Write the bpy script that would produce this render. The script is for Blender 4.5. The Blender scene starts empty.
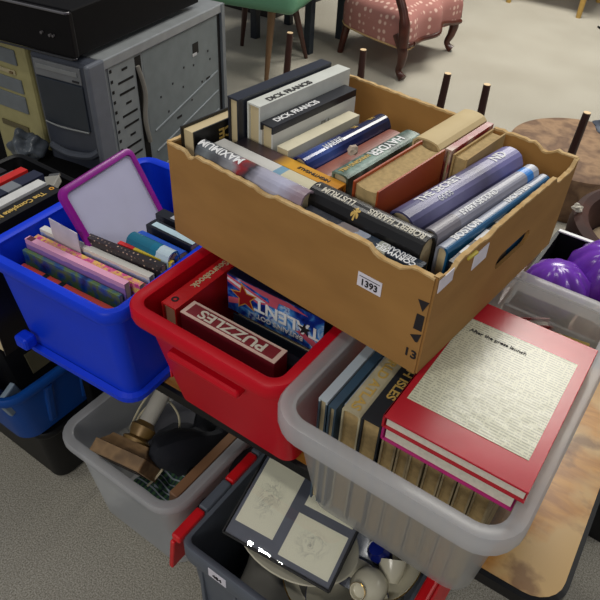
import bpy, bmesh, math, random
from mathutils import Matrix, Vector, Euler
R = math.radians
random.seed(7)
SC = bpy.context.scene
COL = SC.collection

# ------------------------------------------------------------------ camera
cam = bpy.data.cameras.new('camera')
cam.sensor_width = 36; cam.lens = 650 / 600 * 36; cam.clip_start = .02
co = bpy.data.objects.new('camera', cam); COL.objects.link(co)
RX = (0.81541612, 0.57735244, 0.04196091)
RY = (0.4016166, -0.51203393, -0.75929267)
RZ = (-0.41689407, 0.63599168, -0.64939505)
co.matrix_world = Matrix(((RX[0], -RY[0], -RZ[0], 0), (RX[1], -RY[1], -RZ[1], 0), (RX[2], -RY[2], -RZ[2], 1.4), (0, 0, 0, 1)))
SC.camera = co
# ------------------------------------------------------------------ world and lights
w = bpy.data.worlds.new('world'); SC.world = w; w.use_nodes = True
w.node_tree.nodes['Background'].inputs[0].default_value = (.80, .86, 1.0, 1)
w.node_tree.nodes['Background'].inputs[1].default_value = .22
def area(name, loc, size, power, color=(1, .965, .885), rot=(0, 0, 0)):
    l = bpy.data.lights.new(name, 'AREA'); l.shape = 'RECTANGLE'; l.size, l.size_y = size
    l.energy = power; l.color = color
    o = bpy.data.objects.new(name, l); o.location = loc; o.rotation_euler = rot; COL.objects.link(o)
area('ceiling_light_near', (-.36, 2.62, 2.62), (.8, .8), 34)
area('fill_light_left', (-1.1, 1.3, 2.62), (.5, .5), 7)  # soft unseen fill, added to make up for light lost on the left
for x_, w_, p_ in ((-.965, .028, 1.4), (-.873, .075, 3.6), (-.775, .040, 2)):
    area('ceiling_strip_light', (x_, -.29, 2.62), (w_, .14), p_)
area('ceiling_light_far', (-1.3, 4.6, 2.62), (1.2, .6), 92)
area('ceiling_light_right', (2.2, 2.6, 2.62), (.6, 1.2), 24)
area('fill_light_behind', (.2, -2.7, 2.55), (1.6, 1.0), 44, rot=(R(35), 0, 0))  # unseen fill, added behind the camera to brighten the front faces
SC.view_settings.view_transform = 'Standard'; SC.view_settings.look = 'None'
SC.view_settings.gamma = 1; SC.view_settings.use_curve_mapping = False
SC.view_settings.exposure = 0.0

# ------------------------------------------------------------------ materials
def lin(c):
    return tuple(((v / 255) / 12.92 if v / 255 <= .04045 else ((v / 255 + .055) / 1.055) ** 2.4) for v in c) + (1,)
def newmat(name, rough=.5, metal=0, spec=.5):
    m = bpy.data.materials.new(name); m.use_nodes = True
    b = m.node_tree.nodes['Principled BSDF']
    b.inputs['Roughness'].default_value = rough; b.inputs['Metallic'].default_value = metal
    b.inputs['Specular IOR Level'].default_value = spec
    return m, m.node_tree, b
def plain(name, c, rough=.5, metal=0, var=.08, scale=30, bump=0, spec=.5):
    m, t, b = newmat(name, rough, metal, spec)
    n = t.nodes.new('ShaderNodeTexNoise'); n.inputs['Scale'].default_value = scale; n.inputs['Detail'].default_value = 4
    tc = t.nodes.new('ShaderNodeTexCoord'); t.links.new(tc.outputs['Object'], n.inputs['Vector'])
    r = t.nodes.new('ShaderNodeValToRGB'); L = lin(c)
    r.color_ramp.elements[0].position = .3; r.color_ramp.elements[1].position = .7
    r.color_ramp.elements[0].color = tuple(v * (1 - var) for v in L[:3]) + (1,)
    r.color_ramp.elements[1].color = tuple(min(1, v * (1 + var)) for v in L[:3]) + (1,)
    t.links.new(n.outputs['Fac'], r.inputs[0]); t.links.new(r.outputs[0], b.inputs['Base Color'])
    if bump:
        bp = t.nodes.new('ShaderNodeBump'); bp.inputs['Strength'].default_value = bump; bp.inputs['Distance'].default_value = .002
        t.links.new(n.outputs['Fac'], bp.inputs['Height']); t.links.new(bp.outputs[0], b.inputs['Normal'])
    return m
def mottle(name, cols, scale=20, rough=.4, detail=3, coord='Object', stretch=(1, 1, 1), const=False, metal=0):
    m, t, b = newmat(name, rough, metal)
    n = t.nodes.new('ShaderNodeTexNoise'); n.inputs['Scale'].default_value = scale; n.inputs['Detail'].default_value = detail
    tc = t.nodes.new('ShaderNodeTexCoord'); mp = t.nodes.new('ShaderNodeMapping'); mp.inputs['Scale'].default_value = stretch
    t.links.new(tc.outputs[coord], mp.inputs[0]); t.links.new(mp.outputs[0], n.inputs['Vector'])
    r = t.nodes.new('ShaderNodeValToRGB')
    if const: r.color_ramp.interpolation = 'CONSTANT'
    k = len(cols)
    for i, c in enumerate(cols):
        p = .3 + .4 * i / max(1, k - 1) if not const else (.0 if i == 0 else .38 + .24 * (i - 1) / max(1, k - 1))
        e = r.color_ramp.elements[i] if i < 2 else r.color_ramp.elements.new(p)
        e.position = p; e.color = lin(c)
    t.links.new(n.outputs['Fac'], r.inputs[0]); t.links.new(r.outputs[0], b.inputs['Base Color'])
    return m
def bands(name, axis, stops, rough=.35, noise=.0, nscale=60, smooth=False, metal=0, coord='Generated'):
    """stops: (position 0..1, colour) along an axis of the object's own bounds"""
    m, t, b = newmat(name, rough, metal)
    tc = t.nodes.new('ShaderNodeTexCoord'); sp = t.nodes.new('ShaderNodeSeparateXYZ'); t.links.new(tc.outputs[coord], sp.inputs[0])
    r = t.nodes.new('ShaderNodeValToRGB')
    if not smooth: r.color_ramp.interpolation = 'CONSTANT'
    for i, (p, c) in enumerate(stops):
        e = r.color_ramp.elements[i] if i < 2 else r.color_ramp.elements.new(p)
        e.position = p; e.color = lin(c)
    src = sp.outputs['XYZ'.index(axis)]
    if noise:
        n = t.nodes.new('ShaderNodeTexNoise'); n.inputs['Scale'].default_value = nscale
        t.links.new(tc.outputs['Object'], n.inputs['Vector'])
        ma = t.nodes.new('ShaderNodeMath'); ma.operation = 'MULTIPLY_ADD'; ma.inputs[1].default_value = noise
        sb = t.nodes.new('ShaderNodeMath'); sb.operation = 'SUBTRACT'; sb.inputs[1].default_value = .5
        t.links.new(n.outputs['Fac'], sb.inputs[0]); t.links.new(sb.outputs[0], ma.inputs[0]); t.links.new(src, ma.inputs[2]); src = ma.outputs[0]
    t.links.new(src, r.inputs[0]); t.links.new(r.outputs[0], b.inputs['Base Color'])
    return m
def dots(name, base, dot, scale, size, rough=.9, coord='Object'):
    m, t, b = newmat(name, rough)
    v = t.nodes.new('ShaderNodeTexVoronoi'); v.inputs['Scale'].default_value = scale; v.inputs['Randomness'].default_value = .25
    tc = t.nodes.new('ShaderNodeTexCoord'); t.links.new(tc.outputs[coord], v.inputs['Vector'])
    r = t.nodes.new('ShaderNodeValToRGB'); r.color_ramp.elements[0].position = size; r.color_ramp.elements[1].position = size + .12
    r.color_ramp.elements[0].color = lin(dot); r.color_ramp.elements[1].color = lin(base)
    t.links.new(v.outputs['Distance'], r.inputs[0]); t.links.new(r.outputs[0], b.inputs['Base Color'])
    return m
def cloudy(name, c, opacity, rough=.3):
    """cloudy see-through plastic"""
    m, t, b = newmat(name, rough)
    b.inputs['Base Color'].default_value = lin(c)
    tr = t.nodes.new('ShaderNodeBsdfTransparent'); tl = t.nodes.new('ShaderNodeBsdfTranslucent'); tl.inputs[0].default_value = lin(c)
    m1 = t.nodes.new('ShaderNodeMixShader'); m1.inputs[0].default_value = .35
    m2 = t.nodes.new('ShaderNodeMixShader'); m2.inputs[0].default_value = opacity
    t.links.new(b.outputs[0], m1.inputs[1]); t.links.new(tl.outputs[0], m1.inputs[2])
    t.links.new(tr.outputs[0], m2.inputs[1]); t.links.new(m1.outputs[0], m2.inputs[2])
    t.links.new(m2.outputs[0], t.nodes['Material Output'].inputs['Surface'])
    return m

M = {}
M['page'] = bands('book_pages', 'Y', [(0, (205, 188, 150)), (1, (196, 178, 138))], .9, smooth=True)
M['page_white'] = plain('white_pages', (214, 208, 192), .9, scale=200)
M['page_old'] = plain('yellowed_pages', (178, 152, 104), .9, scale=150, var=.15)
M['cardboard'] = mottle('cardboard', [(152, 110, 56), (166, 122, 64)], 9, .85, stretch=(1, 1, 3))
M['torn'] = mottle('torn_cardboard', [(186, 148, 92), (214, 184, 134)], 60, .95)
M['black'] = plain('black_plastic', (14, 14, 16), .45, spec=.3)
M['black_matte'] = plain('matte_black', (12, 12, 13), .9, spec=.1)
M['ink'] = plain('black_ink', (30, 26, 30), .7)
M['white'] = plain('white_ink', (236, 236, 236), .6)
M['gold'] = plain('gold_lettering', (206, 172, 92), .4)
M['silver_ink'] = plain('silver_lettering', (190, 192, 200), .35)
M['sticker'] = plain('sticker_paper', (226, 222, 232), .6)
M['red_tub'] = plain('red_plastic', (200, 12, 34), .4, var=.05, scale=6, spec=.25)
M['blue_tub'] = plain('blue_plastic', (14, 58, 214), .4, var=.06, scale=6, spec=.25)
M['dark_blue_tub'] = plain('dark_blue_plastic', (12, 66, 140), .42, var=.1, scale=6, spec=.25)
M['clear'] = cloudy('cloudy_plastic', (206, 206, 204), .36, .28)
M['clear_rim'] = cloudy('cloudy_plastic_rim', (210, 210, 212), .55, .25)
M['clear_dim'] = cloudy('cloudy_grey_plastic', (224, 226, 228), .45, .35)
M['grey_crate'] = plain('grey_plastic', (92, 98, 108), .45, var=.06)
M['red_handle'] = plain('red_handle_plastic', (214, 22, 30), .38)
M['dark_wood'] = mottle('dark_polished_wood', [(58, 26, 18), (92, 44, 28)], 12, .3, stretch=(1, 1, .2))
M['leg_wood'] = plain('dark_round_leg', (58, 32, 26), .45)
M['tip_wood'] = plain('bare_wood_end', (206, 178, 136), .7)

# ------------------------------------------------------------------ mesh helpers
def mesh(name, bm, mat, parent=None, smooth=False, loc=None, rot=None):
    bmesh.ops.recalc_face_normals(bm, faces=bm.faces)
    me = bpy.data.meshes.new(name); bm.to_mesh(me); bm.free()
    if mat: me.materials.append(mat)
    if smooth:
        for p in me.polygons: p.use_smooth = True
        try: me.set_sharp_from_angle(angle=R(38))
        except Exception: pass
    o = bpy.data.objects.new(name, me); COL.objects.link(o)
    if parent: o.parent = parent
    if loc: o.location = loc
    if rot: o.rotation_euler = rot
    return o
def tag(o, label=None, cat=None, group=None, kind=None):
    if label: o['label'] = label
    if cat: o['category'] = cat
    if group: o['group'] = group
    if kind: o['kind'] = kind
    return o
def thing(name, label, cat, loc=(0, 0, 0), rot=(0, 0, 0), group=None):
    o = bpy.data.objects.new(name, None); o.empty_display_size = .05; COL.objects.link(o)
    o.location = loc; o.rotation_euler = rot
    return tag(o, label, cat, group)
def struct(name, bm, mat, loc=None):
    o = mesh(name, bm, mat, loc=loc); o['kind'] = 'structure'; return o
def box(bm, c, s, bev=0, rot=None, seg=2):
    g = bmesh.ops.create_cube(bm, size=1)
    vs = g['verts']
    bmesh.ops.scale(bm, vec=s, verts=vs)
    if bev:
        es = list({e for v in vs for e in v.link_edges})
        g2 = bmesh.ops.bevel(bm, geom=es, offset=bev, segments=seg, profile=.5, affect='EDGES')
        vs = list({v for f in g2['faces'] for v in f.verts} | {v for v in vs if v.is_valid})
    m = Matrix.Translation(c)
    if rot: m = m @ Euler(rot).to_matrix().to_4x4()
    bmesh.ops.transform(bm, matrix=m, verts=vs)
    return vs
def B(c, s, bev=0, rot=None, seg=2):
    bm = bmesh.new(); box(bm, c, s, bev, rot, seg); return bm
def skinloops(bm, loops, close=True, cap0=False, cap1=False):
    vl = [[bm.verts.new(p) for p in l] for l in loops]
    n = len(vl[0])
    for a, b in zip(vl, vl[1:]):
        for i in range(n if close else n - 1):
            j = (i + 1) % n
            bm.faces.new((a[i], a[j], b[j], b[i]))
    if cap0: bm.faces.new(list(reversed(vl[0])))
    if cap1: bm.faces.new(vl[-1])
    return vl
def rr(w, d, r, z, n=6, cx=0, cy=0):
    pts = []
    for (sx, sy, a0) in ((1, 1, 0), (-1, 1, 90), (-1, -1, 180), (1, -1, 270)):
        for k in range(n + 1):
            a = R(a0 + 90 * k / n)
            pts.append((cx + sx * (w / 2 - r) + r * math.cos(a), cy + sy * (d / 2 - r) + r * math.sin(a), z))
    return pts
def tube(bm, pts, rad, seg=8, caps=True):
    pts = [Vector(p) for p in pts]
    if not hasattr(rad, '__len__'): rad = [rad] * len(pts)
    loops = []; prev = None
    for i, p in enumerate(pts):
        d = (pts[min(i + 1, len(pts) - 1)] - pts[max(i - 1, 0)]).normalized()
        if prev is None:
            u = d.orthogonal().normalized()
        else:
            u = (prev - d * prev.dot(d)).normalized()
        prev = u; v = d.cross(u)
        loops.append([p + (u * math.cos(2 * math.pi * k / seg) + v * math.sin(2 * math.pi * k / seg)) * rad[i] for k in range(seg)])
    skinloops(bm, loops, True, caps, caps)
def T(pts, rad, seg=8):
    bm = bmesh.new(); tube(bm, pts, rad, seg); return bm
def lathe(prof, seg=24, c=(0, 0, 0), ribs=0, rib=0):
    bm = bmesh.new(); loops = []
    for r_, z in prof:
        l = []
        for k in range(seg):
            a = 2 * math.pi * k / seg
            rr_ = r_ * (1 + (rib * abs(math.sin(a * ribs / 2)) if ribs else 0))
            l.append((c[0] + rr_ * math.cos(a), c[1] + rr_ * math.sin(a), c[2] + z))
        loops.append(l)
    skinloops(bm, loops, True)
    bmesh.ops.remove_doubles(bm, verts=bm.verts, dist=1e-6)
    return bm
def bez(pts, n=8):
    """Catmull-Rom through points"""
    P = [Vector(p) for p in pts]; out = []
    for i in range(len(P) - 1):
        p0, p1, p2, p3 = P[max(i - 1, 0)], P[i], P[i + 1], P[min(i + 2, len(P) - 1)]
        for k in range(n):
            t = k / n
            out.append(.5 * ((2 * p1) + (p2 - p0) * t + (2 * p0 - 5 * p1 + 4 * p2 - p3) * t * t + (3 * p1 - p0 - 3 * p2 + p3) * t ** 3))
    out.append(P[-1]); return out
def prism(poly, axis, a, b):
    """extrude a 2D outline; axis 0: (y,z) along x, 1: (x,z) along y, 2: (x,y) along z"""
    bm = bmesh.new()
    def mk(p, t): return {0: (t, p[0], p[1]), 1: (p[0], t, p[1]), 2: (p[0], p[1], t)}[axis]
    skinloops(bm, [[mk(p, a) for p in poly], [mk(p, b) for p in poly]], True, True, True)
    return bm

# text turned into a mesh so it can lie on curved spines
def text_bm(body, size, depth=.0003, bold=False, sx=1.0, shear=0):
    c = bpy.data.curves.new('lettering', 'FONT'); c.body = body; c.size = size; c.extrude = depth
    c.align_x = 'CENTER'; c.align_y = 'CENTER'; c.shear = shear
    if bold: c.offset = size * .022
    o = bpy.data.objects.new('lettering', c); COL.objects.link(o)
    bpy.context.view_layer.update()
    me = bpy.data.meshes.new_from_object(o.evaluated_get(bpy.context.evaluated_depsgraph_get()))
    bm = bmesh.new(); bm.from_mesh(me)
    bpy.data.objects.remove(o); bpy.data.curves.remove(c); bpy.data.meshes.remove(me)
    bmesh.ops.scale(bm, vec=(sx, 1, 1), verts=bm.verts)
    return bm
def text(name, body, size, mat, parent, loc, rot=(0, 0, 0), bold=False, sx=1.0, shear=0):
    return mesh(name, text_bm(body, size, .0003, bold, sx, shear), mat, parent, loc=loc, rot=rot)

# ------------------------------------------------------------------ books
def book(label, loc, yaw, L, H, T_, cover, name='book', up='spine', round_=0.0, lean=0, roll=0, pages='page', hard=True, title=None,
         group=None, patches=(), texts=(), cat='book'):
    """stands on its end edge; length along local x, thickness along y, height z. loc = middle of the base.
    title: list of (text, x, size, material, flip) on the spine"""
    t = thing(name, label, cat, loc, (lean, roll, yaw), group)
    th = .0025 if hard else .0009
    ins = .004 if hard else .0006
    g = round_ * T_ * .5
    n = 8
    outer = [(-T_ / 2, 0), (-T_ / 2, H - g)]; inner = [(-T_ / 2 + th, 0), (-T_ / 2 + th, H - g - th)]
    for k in range(1, n):
        y = -T_ / 2 + T_ * k / n; u = 2 * y / T_
        z = H - g + g * math.sqrt(max(0, 1 - u * u)) if g else H
        outer.append((y, z))
        ui = y * (T_ / 2 - th) / (T_ / 2)
        inner.append((ui, z - th))
    outer += [(T_ / 2, H - g), (T_ / 2, 0)]; inner += [(T_ / 2 - th, H - g - th), (T_ / 2 - th, 0)]
    poly = outer + inner[::-1]
    bm = prism(poly, 0, -L / 2, L / 2)
    pt = T_ - 2 * th
    pb = bmesh.new()
    # page block with rounded back and hollow fore edge
    pp = []
    for k in range(7):
        y = -pt / 2 + pt * k / 6; u = 2 * y / pt
        pp.append((y, ins + (g * .7) * (1 - u * u)))
    for k in range(6, -1, -1):
        y = -pt / 2 + pt * k / 6; u = 2 * y / pt
        pp.append((y, H - g - th * 1.2 + g * math.sqrt(max(0, 1 - u * u)) * .92))
    pb = prism(pp, 0, -L / 2 + ins, L / 2 - ins)
    if up == 'fore':
        for b_ in (bm, pb):
            for v in b_.verts: v.co.z = H - v.co.z
    mesh('cover', bm, cover, t)
    mesh('pages', pb, M[pages] if isinstance(pages, str) else pages, t)
    def zs(y):                                      # height of the spine surface at y
        f = min(max((y + T_ / 2) / T_ * n, 0), n - 1e-6); k0 = int(f); f -= k0
        a_, b_2 = outer[1 + k0][1], outer[2 + k0][1]
        return a_ + (b_2 - a_) * f
    for (body, x, size, mat, flip, *rest) in (title or ()):
        dy = rest[0] if rest else 0
        sx = rest[1] if len(rest) > 1 else 1
        b_ = text_bm(body, size, .0002, True, sx)
        if g:
            for k in range(1, n):
                yc = -T_ / 2 + T_ * k / n
                bmesh.ops.bisect_plane(b_, geom=b_.verts[:] + b_.edges[:] + b_.faces[:], dist=1e-7, plane_co=(0, (yc - dy) * (-1 if flip else 1), 0), plane_no=(0, 1, 0))
        for v in b_.verts:
            X, Y = (v.co.x, v.co.y) if not flip else (-v.co.x, -v.co.y)
            Y += dy
            v.co = (x + X, Y, zs(max(-T_ / 2, min(T_ / 2, Y))) + .0005 + v.co.z)
        mesh('spine_title', b_, mat, t)
    for (x0, x1, y0, y1, mat) in patches:            # printed areas on the spine
        b_ = bmesh.new(); rows = []
        for k in range(7):
            y = y0 + (y1 - y0) * k / 6
            rows.append([b_.verts.new((x, y, zs(y) + .0003)) for x in (x0, x1)])
        for a, c_ in zip(rows, rows[1:]): b_.faces.new((a[0], a[1], c_[1], c_[0]))
        mesh('spine_print', b_, mat, t)
    for (body, x, z, size, mat, rotz, side, *rest) in texts:   # on a board: side +1 (y+) or -1; upright = rotz 0
        rt = Matrix.Translation((x, side * (T_ / 2 + .0004), z)) @ Matrix.Rotation(math.pi if side > 0 else 0, 4, 'Z') @ Matrix.Rotation(R(90), 4, 'X') @ Matrix.Rotation(rotz, 4, 'Z')
        b_ = text_bm(body, size, .0002, True, rest[0] if rest else 1)
        bmesh.ops.transform(b_, matrix=rt, verts=b_.verts)
        mesh('cover_title', b_, mat, t)
    return t
def at(ax, ay, bx, by):
    return ((ax + bx) / 2, (ay + by) / 2), math.atan2(by - ay, bx - ax), math.hypot(bx - ax, by - ay)

# ------------------------------------------------------------------ tubs
def tub(name, label, cat, loc, top, bot, H, mat, rimmat=None, r=.035, lip=.012, drop=.018, th=.003, yaw=0, group=None, rot=None):
    """open storage tub: top/bot = (w,d) outer of the wall; lip = rim overhang"""
    t = thing(name, label, cat, loc, rot or (0, 0, yaw), group)
    bm = bmesh.new()
    W0, D0 = bot; W1, D1 = top
    W1 -= 2 * lip; D1 -= 2 * lip
    def lv(f, z, inset=0): return rr(W0 + (W1 - W0) * f - 2 * inset, D0 + (D1 - D0) * f - 2 * inset, max(.004, r - inset * .6), z)
    loops = [lv(0, .004, .006), lv(0, .0, .014)]
    loops = [lv(0, 0, .010), lv(0, .008, 0), lv(.5, H * .5), lv(1, H - .003), lv(1, H - .003, th), lv(.5, H * .5, th), lv(0, .010, th), lv(0, th, .012)]
    skinloops(bm, loops, True, True, True)
    mesh('tub_body', bm, mat, t, True)
    bm = bmesh.new()
    def rl(o, z): return rr(W1 + 2 * o, D1 + 2 * o, r + o, z)
    loops = [rl(.0006, H - drop * .9), rl(lip - .002, H - drop), rl(lip, H - drop * .75), rl(lip, H - .004), rl(lip - .003, H), rl(.002, H + .0005), rl(-th - .001, H - .003), rl(-th - .001, H - .006), rl(.0006, H - .006)]
    skinloops(bm, loops + [loops[0]], True)
    bmesh.ops.remove_doubles(bm, verts=bm.verts, dist=1e-6)
    mesh('rim', bm, rimmat or mat, t, True)
    return t

# ================================================================== SETTING
fm, ft, fb = newmat('speckled_carpet', .95, 0, .2)
tc = ft.nodes.new('ShaderNodeTexCoord')
n1 = ft.nodes.new('ShaderNodeTexNoise'); n1.inputs['Scale'].default_value = 300; n1.inputs['Detail'].default_value = 3
n2 = ft.nodes.new('ShaderNodeTexNoise'); n2.inputs['Scale'].default_value = 2.2; n2.inputs['Detail'].default_value = 5
r1 = ft.nodes.new('ShaderNodeValToRGB'); r2 = ft.nodes.new('ShaderNodeValToRGB')
r1.color_ramp.elements[0].position = .32; r1.color_ramp.elements[1].position = .66
r1.color_ramp.elements[0].color = lin((126, 121, 108)); r1.color_ramp.elements[1].color = lin((190, 185, 172))
r2.color_ramp.elements[0].position = .3; r2.color_ramp.elements[1].position = .65
r2.color_ramp.elements[0].color = (.86, .85, .83, 1); r2.color_ramp.elements[1].color = (1, 1, 1, 1)
mx = ft.nodes.new('ShaderNodeMixRGB'); mx.blend_type = 'MULTIPLY'; mx.inputs[0].default_value = 1
for n in (n1, n2): ft.links.new(tc.outputs['Object'], n.inputs['Vector'])
ft.links.new(n1.outputs['Fac'], r1.inputs[0]); ft.links.new(n2.outputs['Fac'], r2.inputs[0])
ft.links.new(r1.outputs[0], mx.inputs[1]); ft.links.new(r2.outputs[0], mx.inputs[2]); ft.links.new(mx.outputs[0], fb.inputs['Base Color'])
bp = ft.nodes.new('ShaderNodeBump'); bp.inputs['Strength'].default_value = .4; bp.inputs['Distance'].default_value = .003
ft.links.new(n1.outputs['Fac'], bp.inputs['Height']); ft.links.new(bp.outputs[0], fb.inputs['Normal'])
struct('floor', B((0, 3, -.05), (14, 16, .1)), fm)
wm = plain('painted_wall', (196, 188, 172), .9, scale=3)
struct('wall_back', B((0, 9.05, 1.4), (14, .1, 2.8)), wm)
struct('wall_left', B((-6.05, 3, 1.4), (.1, 12, 2.8)), wm)

# ================================================================== TABLE
TB = thing('low_table', 'low wooden table with worn varnished top and black edge under the tubs', 'table', (-.412, .757, 0), (0, 0, R(1.6)))
m, t, b = newmat('worn_varnish', .32)
tc = t.nodes.new('ShaderNodeTexCoord'); mp = t.nodes.new('ShaderNodeMapping'); mp.inputs['Scale'].default_value = (1, 5, 1)
na = t.nodes.new('ShaderNodeTexNoise'); na.inputs['Scale'].default_value = 14; na.inputs['Detail'].default_value = 6; na.inputs['Distortion'].default_value = .6
nb = t.nodes.new('ShaderNodeTexNoise'); nb.inputs['Scale'].default_value = 7; nb.inputs['Detail'].default_value = 5
t.links.new(tc.outputs['Object'], mp.inputs[0]); t.links.new(mp.outputs[0], na.inputs['Vector']); t.links.new(tc.outputs['Object'], nb.inputs['Vector'])
ra = t.nodes.new('ShaderNodeValToRGB'); rb = t.nodes.new('ShaderNodeValToRGB')
ra.color_ramp.elements[0].position = .3; ra.color_ramp.elements[0].color = lin((160, 104, 40)); ra.color_ramp.elements[1].position = .7; ra.color_ramp.elements[1].color = lin((200, 144, 64))
rb.color_ramp.elements[0].position = .50; rb.color_ramp.elements[0].color = (0, 0, 0, 1); rb.color_ramp.elements[1].position = .60; rb.color_ramp.elements[1].color = (1, 1, 1, 1)
mx = t.nodes.new('ShaderNodeMixRGB'); mx.inputs[2].default_value = lin((196, 160, 104))
t.links.new(na.outputs['Fac'], ra.inputs[0]); t.links.new(nb.outputs['Fac'], rb.inputs[0]); t.links.new(rb.outputs[0], mx.inputs[0]); t.links.new(ra.outputs[0], mx.inputs[1])
nd = t.nodes.new('ShaderNodeTexNoise'); nd.inputs['Scale'].default_value = 11; nd.inputs['Detail'].default_value = 7
rd_ = t.nodes.new('ShaderNodeValToRGB'); rd_.color_ramp.elements[0].position = .36; rd_.color_ramp.elements[0].color = lin((130, 90, 50)); rd_.color_ramp.elements[1].position = .44; rd_.color_ramp.elements[1].color = (1, 1, 1, 1)
t.links.new(tc.outputs['Object'], nd.inputs['Vector']); t.links.new(nd.outputs['Fac'], rd_.inputs[0])
mm = t.nodes.new('ShaderNodeMixRGB'); mm.blend_type = 'MULTIPLY'; mm.inputs[0].default_value = .7
t.links.new(mx.outputs[0], mm.inputs[1]); t.links.new(rd_.outputs[0], mm.inputs[2])
t.links.new(mm.outputs[0], b.inputs['Base Color'])
TM = m
bm = bmesh.new(); skinloops(bm, [rr(.974, .486, .045, .528), rr(.974, .486, .045, .55)], True, True, True)
mesh('tabletop', bm, TM, TB)
bm = bmesh.new(); skinloops(bm, [rr(.974, .486, .045, .524), rr(.988, .50, .05, .526), rr(.988, .50, .05, .547), rr(.974, .486, .045, .5495)], True, True)
mesh('edge_band', bm, M['black'], TB)
for sx in (-1, 1):
    for sy in (-1, 1):
        mesh('leg', B((sx * .474, sy * .2, .262), (.024, .035, .524), .003), M['black_matte'], TB)
mesh('apron', B((0, 0, .505), (.90, .38, .036), .003), M['black_matte'], TB)

# ================================================================== CLEAR CRATE on the table
cx, cy = -.1485, .626
CL = tub('storage_crate', 'cloudy clear plastic crate of atlases and red book on the table', 'crate', (cx, cy, .551), (.313, .464), (.250, .325), .249, M['clear'], M['clear_rim'], r=.032, lip=.018, drop=.03)
# ================================================================== RED TUB
RT = tub('storage_tub', 'bright red plastic tub holding a puzzle box and a game', 'tub', (-.443, .643, .551), (.284, .43), (.235, .295), .245, M['red_tub'], r=.022, lip=.016, drop=.026)
bm = bmesh.new(); box(bm, (.0, -.196, .183), (.130, .022, .014), .005); mesh('handle', bm, M['red_tub'], RT)
# ================================================================== BLUE TUB
BT = tub('storage_tub', 'royal blue plastic tub full of magazines and a whiteboard', 'tub', (-.744, .600, .551), (.298, .395), (.25, .33), .222, M['blue_tub'], r=.022, lip=.014, drop=.022, yaw=R(3))
mesh('handle', B((-.100, -.186, .040), (.030, .026, .026), .006), M['blue_tub'], BT)
bm = bmesh.new(); skinloops(bm, [rr(.252, .332, .03, .002), rr(.272, .352, .034, .004), rr(.272, .352, .034, .014), rr(.254, .334, .03, .018)], True)
mesh('foot_ledge', bm, M['blue_tub'], BT)

# ================================================================== CARDBOARD BOX
CB = thing('cardboard_box', 'brown cardboard box packed with hardbacks across the tops of the tubs', 'box', (-.374, .738, .832), (0, 0, R(-5.6)))
W_, D_, H_ = .430, .372, .146
def wall_profile(a, b, fn, n=60):
    return [(a + (b - a) * k / n, fn((k / n))) for k in range(n + 1)]
rnd = random.Random(3)
def ragged(notches, amp=.0012):
    ph = [rnd.random() * 6 for _ in range(3)]
    def f(u):
        z = H_ + amp * (.5 * math.sin(u * 9 + ph[0]) + .35 * math.sin(u * 157 + ph[1]) + .3 * math.sin(u * 91 + ph[2]))
        for (u0, u1, dz) in notches:
            if u0 < u < u1:
                e = min(1, min(u - u0, u1 - u) / .025)
                z += dz * e
        return z
    return f
def panel(name, fixed, axis, a, b, fn, th, mat, holes=None):
    """box wall: top edge follows fn; axis 'x' wall runs along x at y=fixed"""
    bm = bmesh.new(); pr = wall_profile(a, b, fn)
    rows = []
    for s in (-1, 1):
        lo, hi = [], []
        for (u, z) in pr:
            p = (u, fixed + s * th / 2) if axis == 'x' else (fixed + s * th / 2, u)
            lo.append(bm.verts.new((p[0], p[1], 0))); hi.append(bm.verts.new((p[0], p[1], z)))
        rows.append((lo, hi))
    (l0, h0), (l1, h1) = rows
    for i in range(len(pr) - 1):
        bm.faces.new((l0[i], l0[i + 1], h0[i + 1], h0[i])); bm.faces.new((l1[i + 1], l1[i], h1[i], h1[i + 1]))
        bm.faces.new((h0[i], h0[i + 1], h1[i + 1], h1[i])); bm.faces.new((l0[i + 1], l0[i], l1[i], l1[i + 1]))
    bm.faces.new((l0[0], h0[0], h1[0], l1[0])); bm.faces.new((l0[-1], l1[-1], h1[-1], h0[-1]))
    o = mesh(name, bm, mat, CB)
    return o, pr
def torn_edge(pr, fixed, axis, th):
    bm = bmesh.new(); vs = []
    for (u, z) in pr:
        row = []
        for (s, dz) in ((-1, -.002), (-1, .0008), (1, .0008), (1, -.002)):
            k = th / 2 + .0005
            p = (u, fixed + s * k) if axis == 'x' else (fixed + s * k, u)
            row.append(bm.verts.new((p[0], p[1], z + dz + rnd.uniform(-.0006, .0006))))
        vs.append(row)
    for a, c in zip(vs, vs[1:]):
        for i in range(3): bm.faces.new((a[i], a[i + 1], c[i + 1], c[i]))
    return bm
TH = .005
for nm, fx, ax, a, b_, nt, amp in (('front_wall', -D_ / 2, 'x', -W_ / 2, W_ / 2, [(.085, .13, -.012), (.38, .46, -.004), (.80, .93, -.009)], .0010),
                              ('back_wall', D_ / 2, 'x', -W_ / 2, W_ / 2, [(.55, .62, -.014), (.62, .70, -.02), (.86, .93, -.008)], .0016),
                              ('left_wall', -W_ / 2, 'y', -D_ / 2, D_ / 2, [(.2, .3, -.004)], .0008)):
    o, pr = panel(nm, fx, ax, a, b_, ragged(nt, amp), TH, M['cardboard'])
    mesh('torn_edge', torn_edge(pr, fx, ax, TH), M['torn'], o)
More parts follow.
